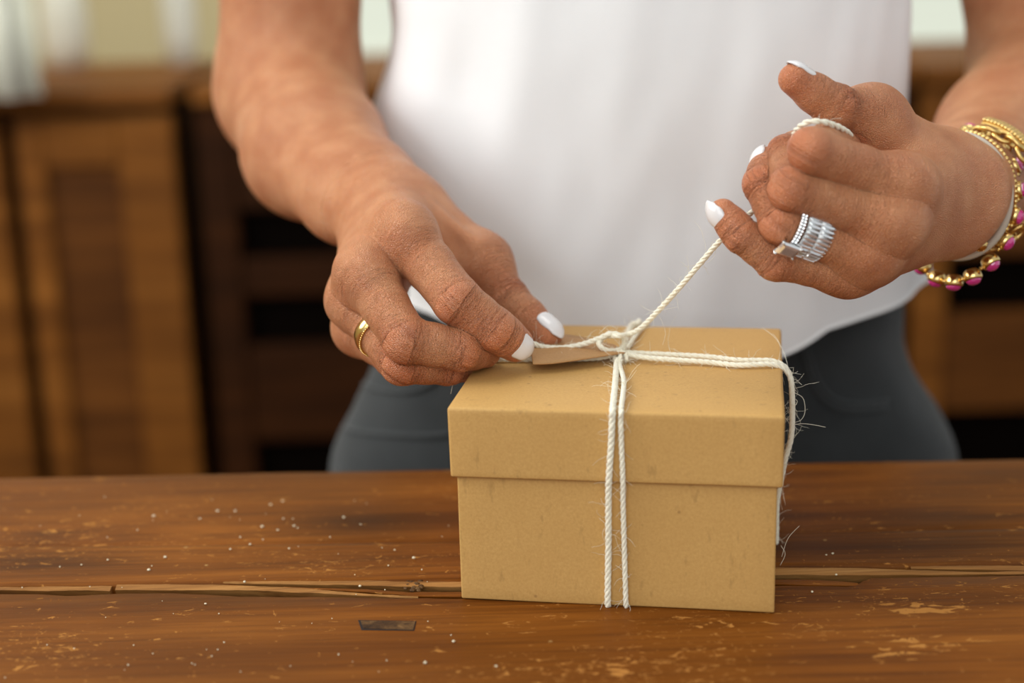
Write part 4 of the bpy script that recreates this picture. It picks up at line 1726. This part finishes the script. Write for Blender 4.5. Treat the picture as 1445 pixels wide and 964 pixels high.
# framed tall-door cabinet at the far left
x0, x1 = cx_(-420), cx_(262)
e = empty('panelled_cabinet', ((x0 + x1) / 2, YC + .2, -.75))
tag(e, 'brown wooden cabinet with two plain framed doors and a dark gap beside it', 'cabinet')
under(MB().box((x0, YC + .03, -.75), (x1, YC + .42, ZT - .03)).build('body', CAB_DARK, smooth=False), e)
under(MB().box((x0 - .01, YC - .03, ZT - .03), (x1 + .005, YC + .45, ZT), .005).build('worktop', CAB_WOOD, smooth=False), e)
for a, b in ((cx_(46), x1), (x0, cx_(24))):
    d = empty('door', ((a + b) / 2, YC + .01, -.7))
    st = .085
    zt_, zb_ = ZT - .045, -.73
    fr = MB()
    fr.box((a, YC - .012, zb_), (a + st * .5, YC + .02, zt_), .004).box((b - st, YC - .012, zb_), (b, YC + .02, zt_), .004)
    fr.box((a + st * .5, YC - .012, zt_ - .075), (b - st, YC + .02, zt_), .004).box((a + st * .5, YC - .012, zb_), (b - st, YC + .02, zb_ + .09), .004)
    q = fr.build('door', CAB_WOOD, smooth=False)
    bpy.data.objects.remove(d)
    under(q, e)
    under(MB().box((a + st * .5 - .002, YC + .004, zb_ + .088), (b - st + .002, YC + .018, zt_ - .073), .002).build('door_panel', CAB_MID, smooth=False), q)

# pale things beyond: curtain at the frame edge and tall white vases on the cabinet
CURT = cloth_mat('pale_curtain', srgb(226, 226, 206), srgb(238, 238, 220), 600)
V, F = [], []
xa, xb = float(PY(-260, 60, 2.25)[0]), float(PY(46, 60, 2.25)[0])
zb_ = float(PY(20, 138, 2.25)[2])
n = 90
for i in range(n + 1):
    t = i / n
    for z in np.linspace(zb_, 1.3, 12):
        V.append((xa + (xb - xa) * t, 2.25 + .014 * math.sin(t * 34) + .004 * math.sin(z * 9 + t * 20), z))
F = [(i * 12 + j, (i + 1) * 12 + j, (i + 1) * 12 + j + 1, i * 12 + j + 1) for i in range(n) for j in range(11)]
o = mesh_obj('curtain', V, F, CURT)
m = o.modifiers.new('thick', 'SOLIDIFY')
m.thickness = .003
tag(o, 'pale greenish white curtain hanging above the panelled cabinet at the picture edge', 'curtain')
CER = Mat('white_ceramic', srgb(238, 238, 222), .4).m
for (px, hw_, yy, lb) in ((256, 1.0, 80, 'tall slim white vase on the cabinet near the bare arm'), (96, 1.35, 84, 'wider white vase on the cabinet beside the curtain')):
    p = PY(px, yy, YC + .36)
    prof = [(.026, 0), (.034, .004), (.040, .05), (.042, .11), (.036, .17), (.022, .215), (.016, .24), (.017, .27), (.022, .285), (.019, .286), (.013, .27), (.012, .22), (0, .215)]
    V, F = [(p[0], p[1], ZT)], []
    n = 32
    for r_, z_ in prof[:-1]:
        for k in range(n):
            V.append((p[0] + r_ * hw_ * .72 * math.cos(k / n * 6.28318), p[1] + r_ * hw_ * .72 * math.sin(k / n * 6.28318), ZT + z_ * (1.0 if hw_ == 1 else .8)))
    for k in range(n):
        F.append((0, 1 + (k + 1) % n, 1 + k))
    for q in range(len(prof) - 2):
        for k in range(n):
            a = 1 + q * n
            F.append((a + k, a + (k + 1) % n, a + n + (k + 1) % n, a + n + k))
    o = mesh_obj('vase', V, F, CER)
    tag(o, lb, 'vase', 'white vases on the back cabinets')
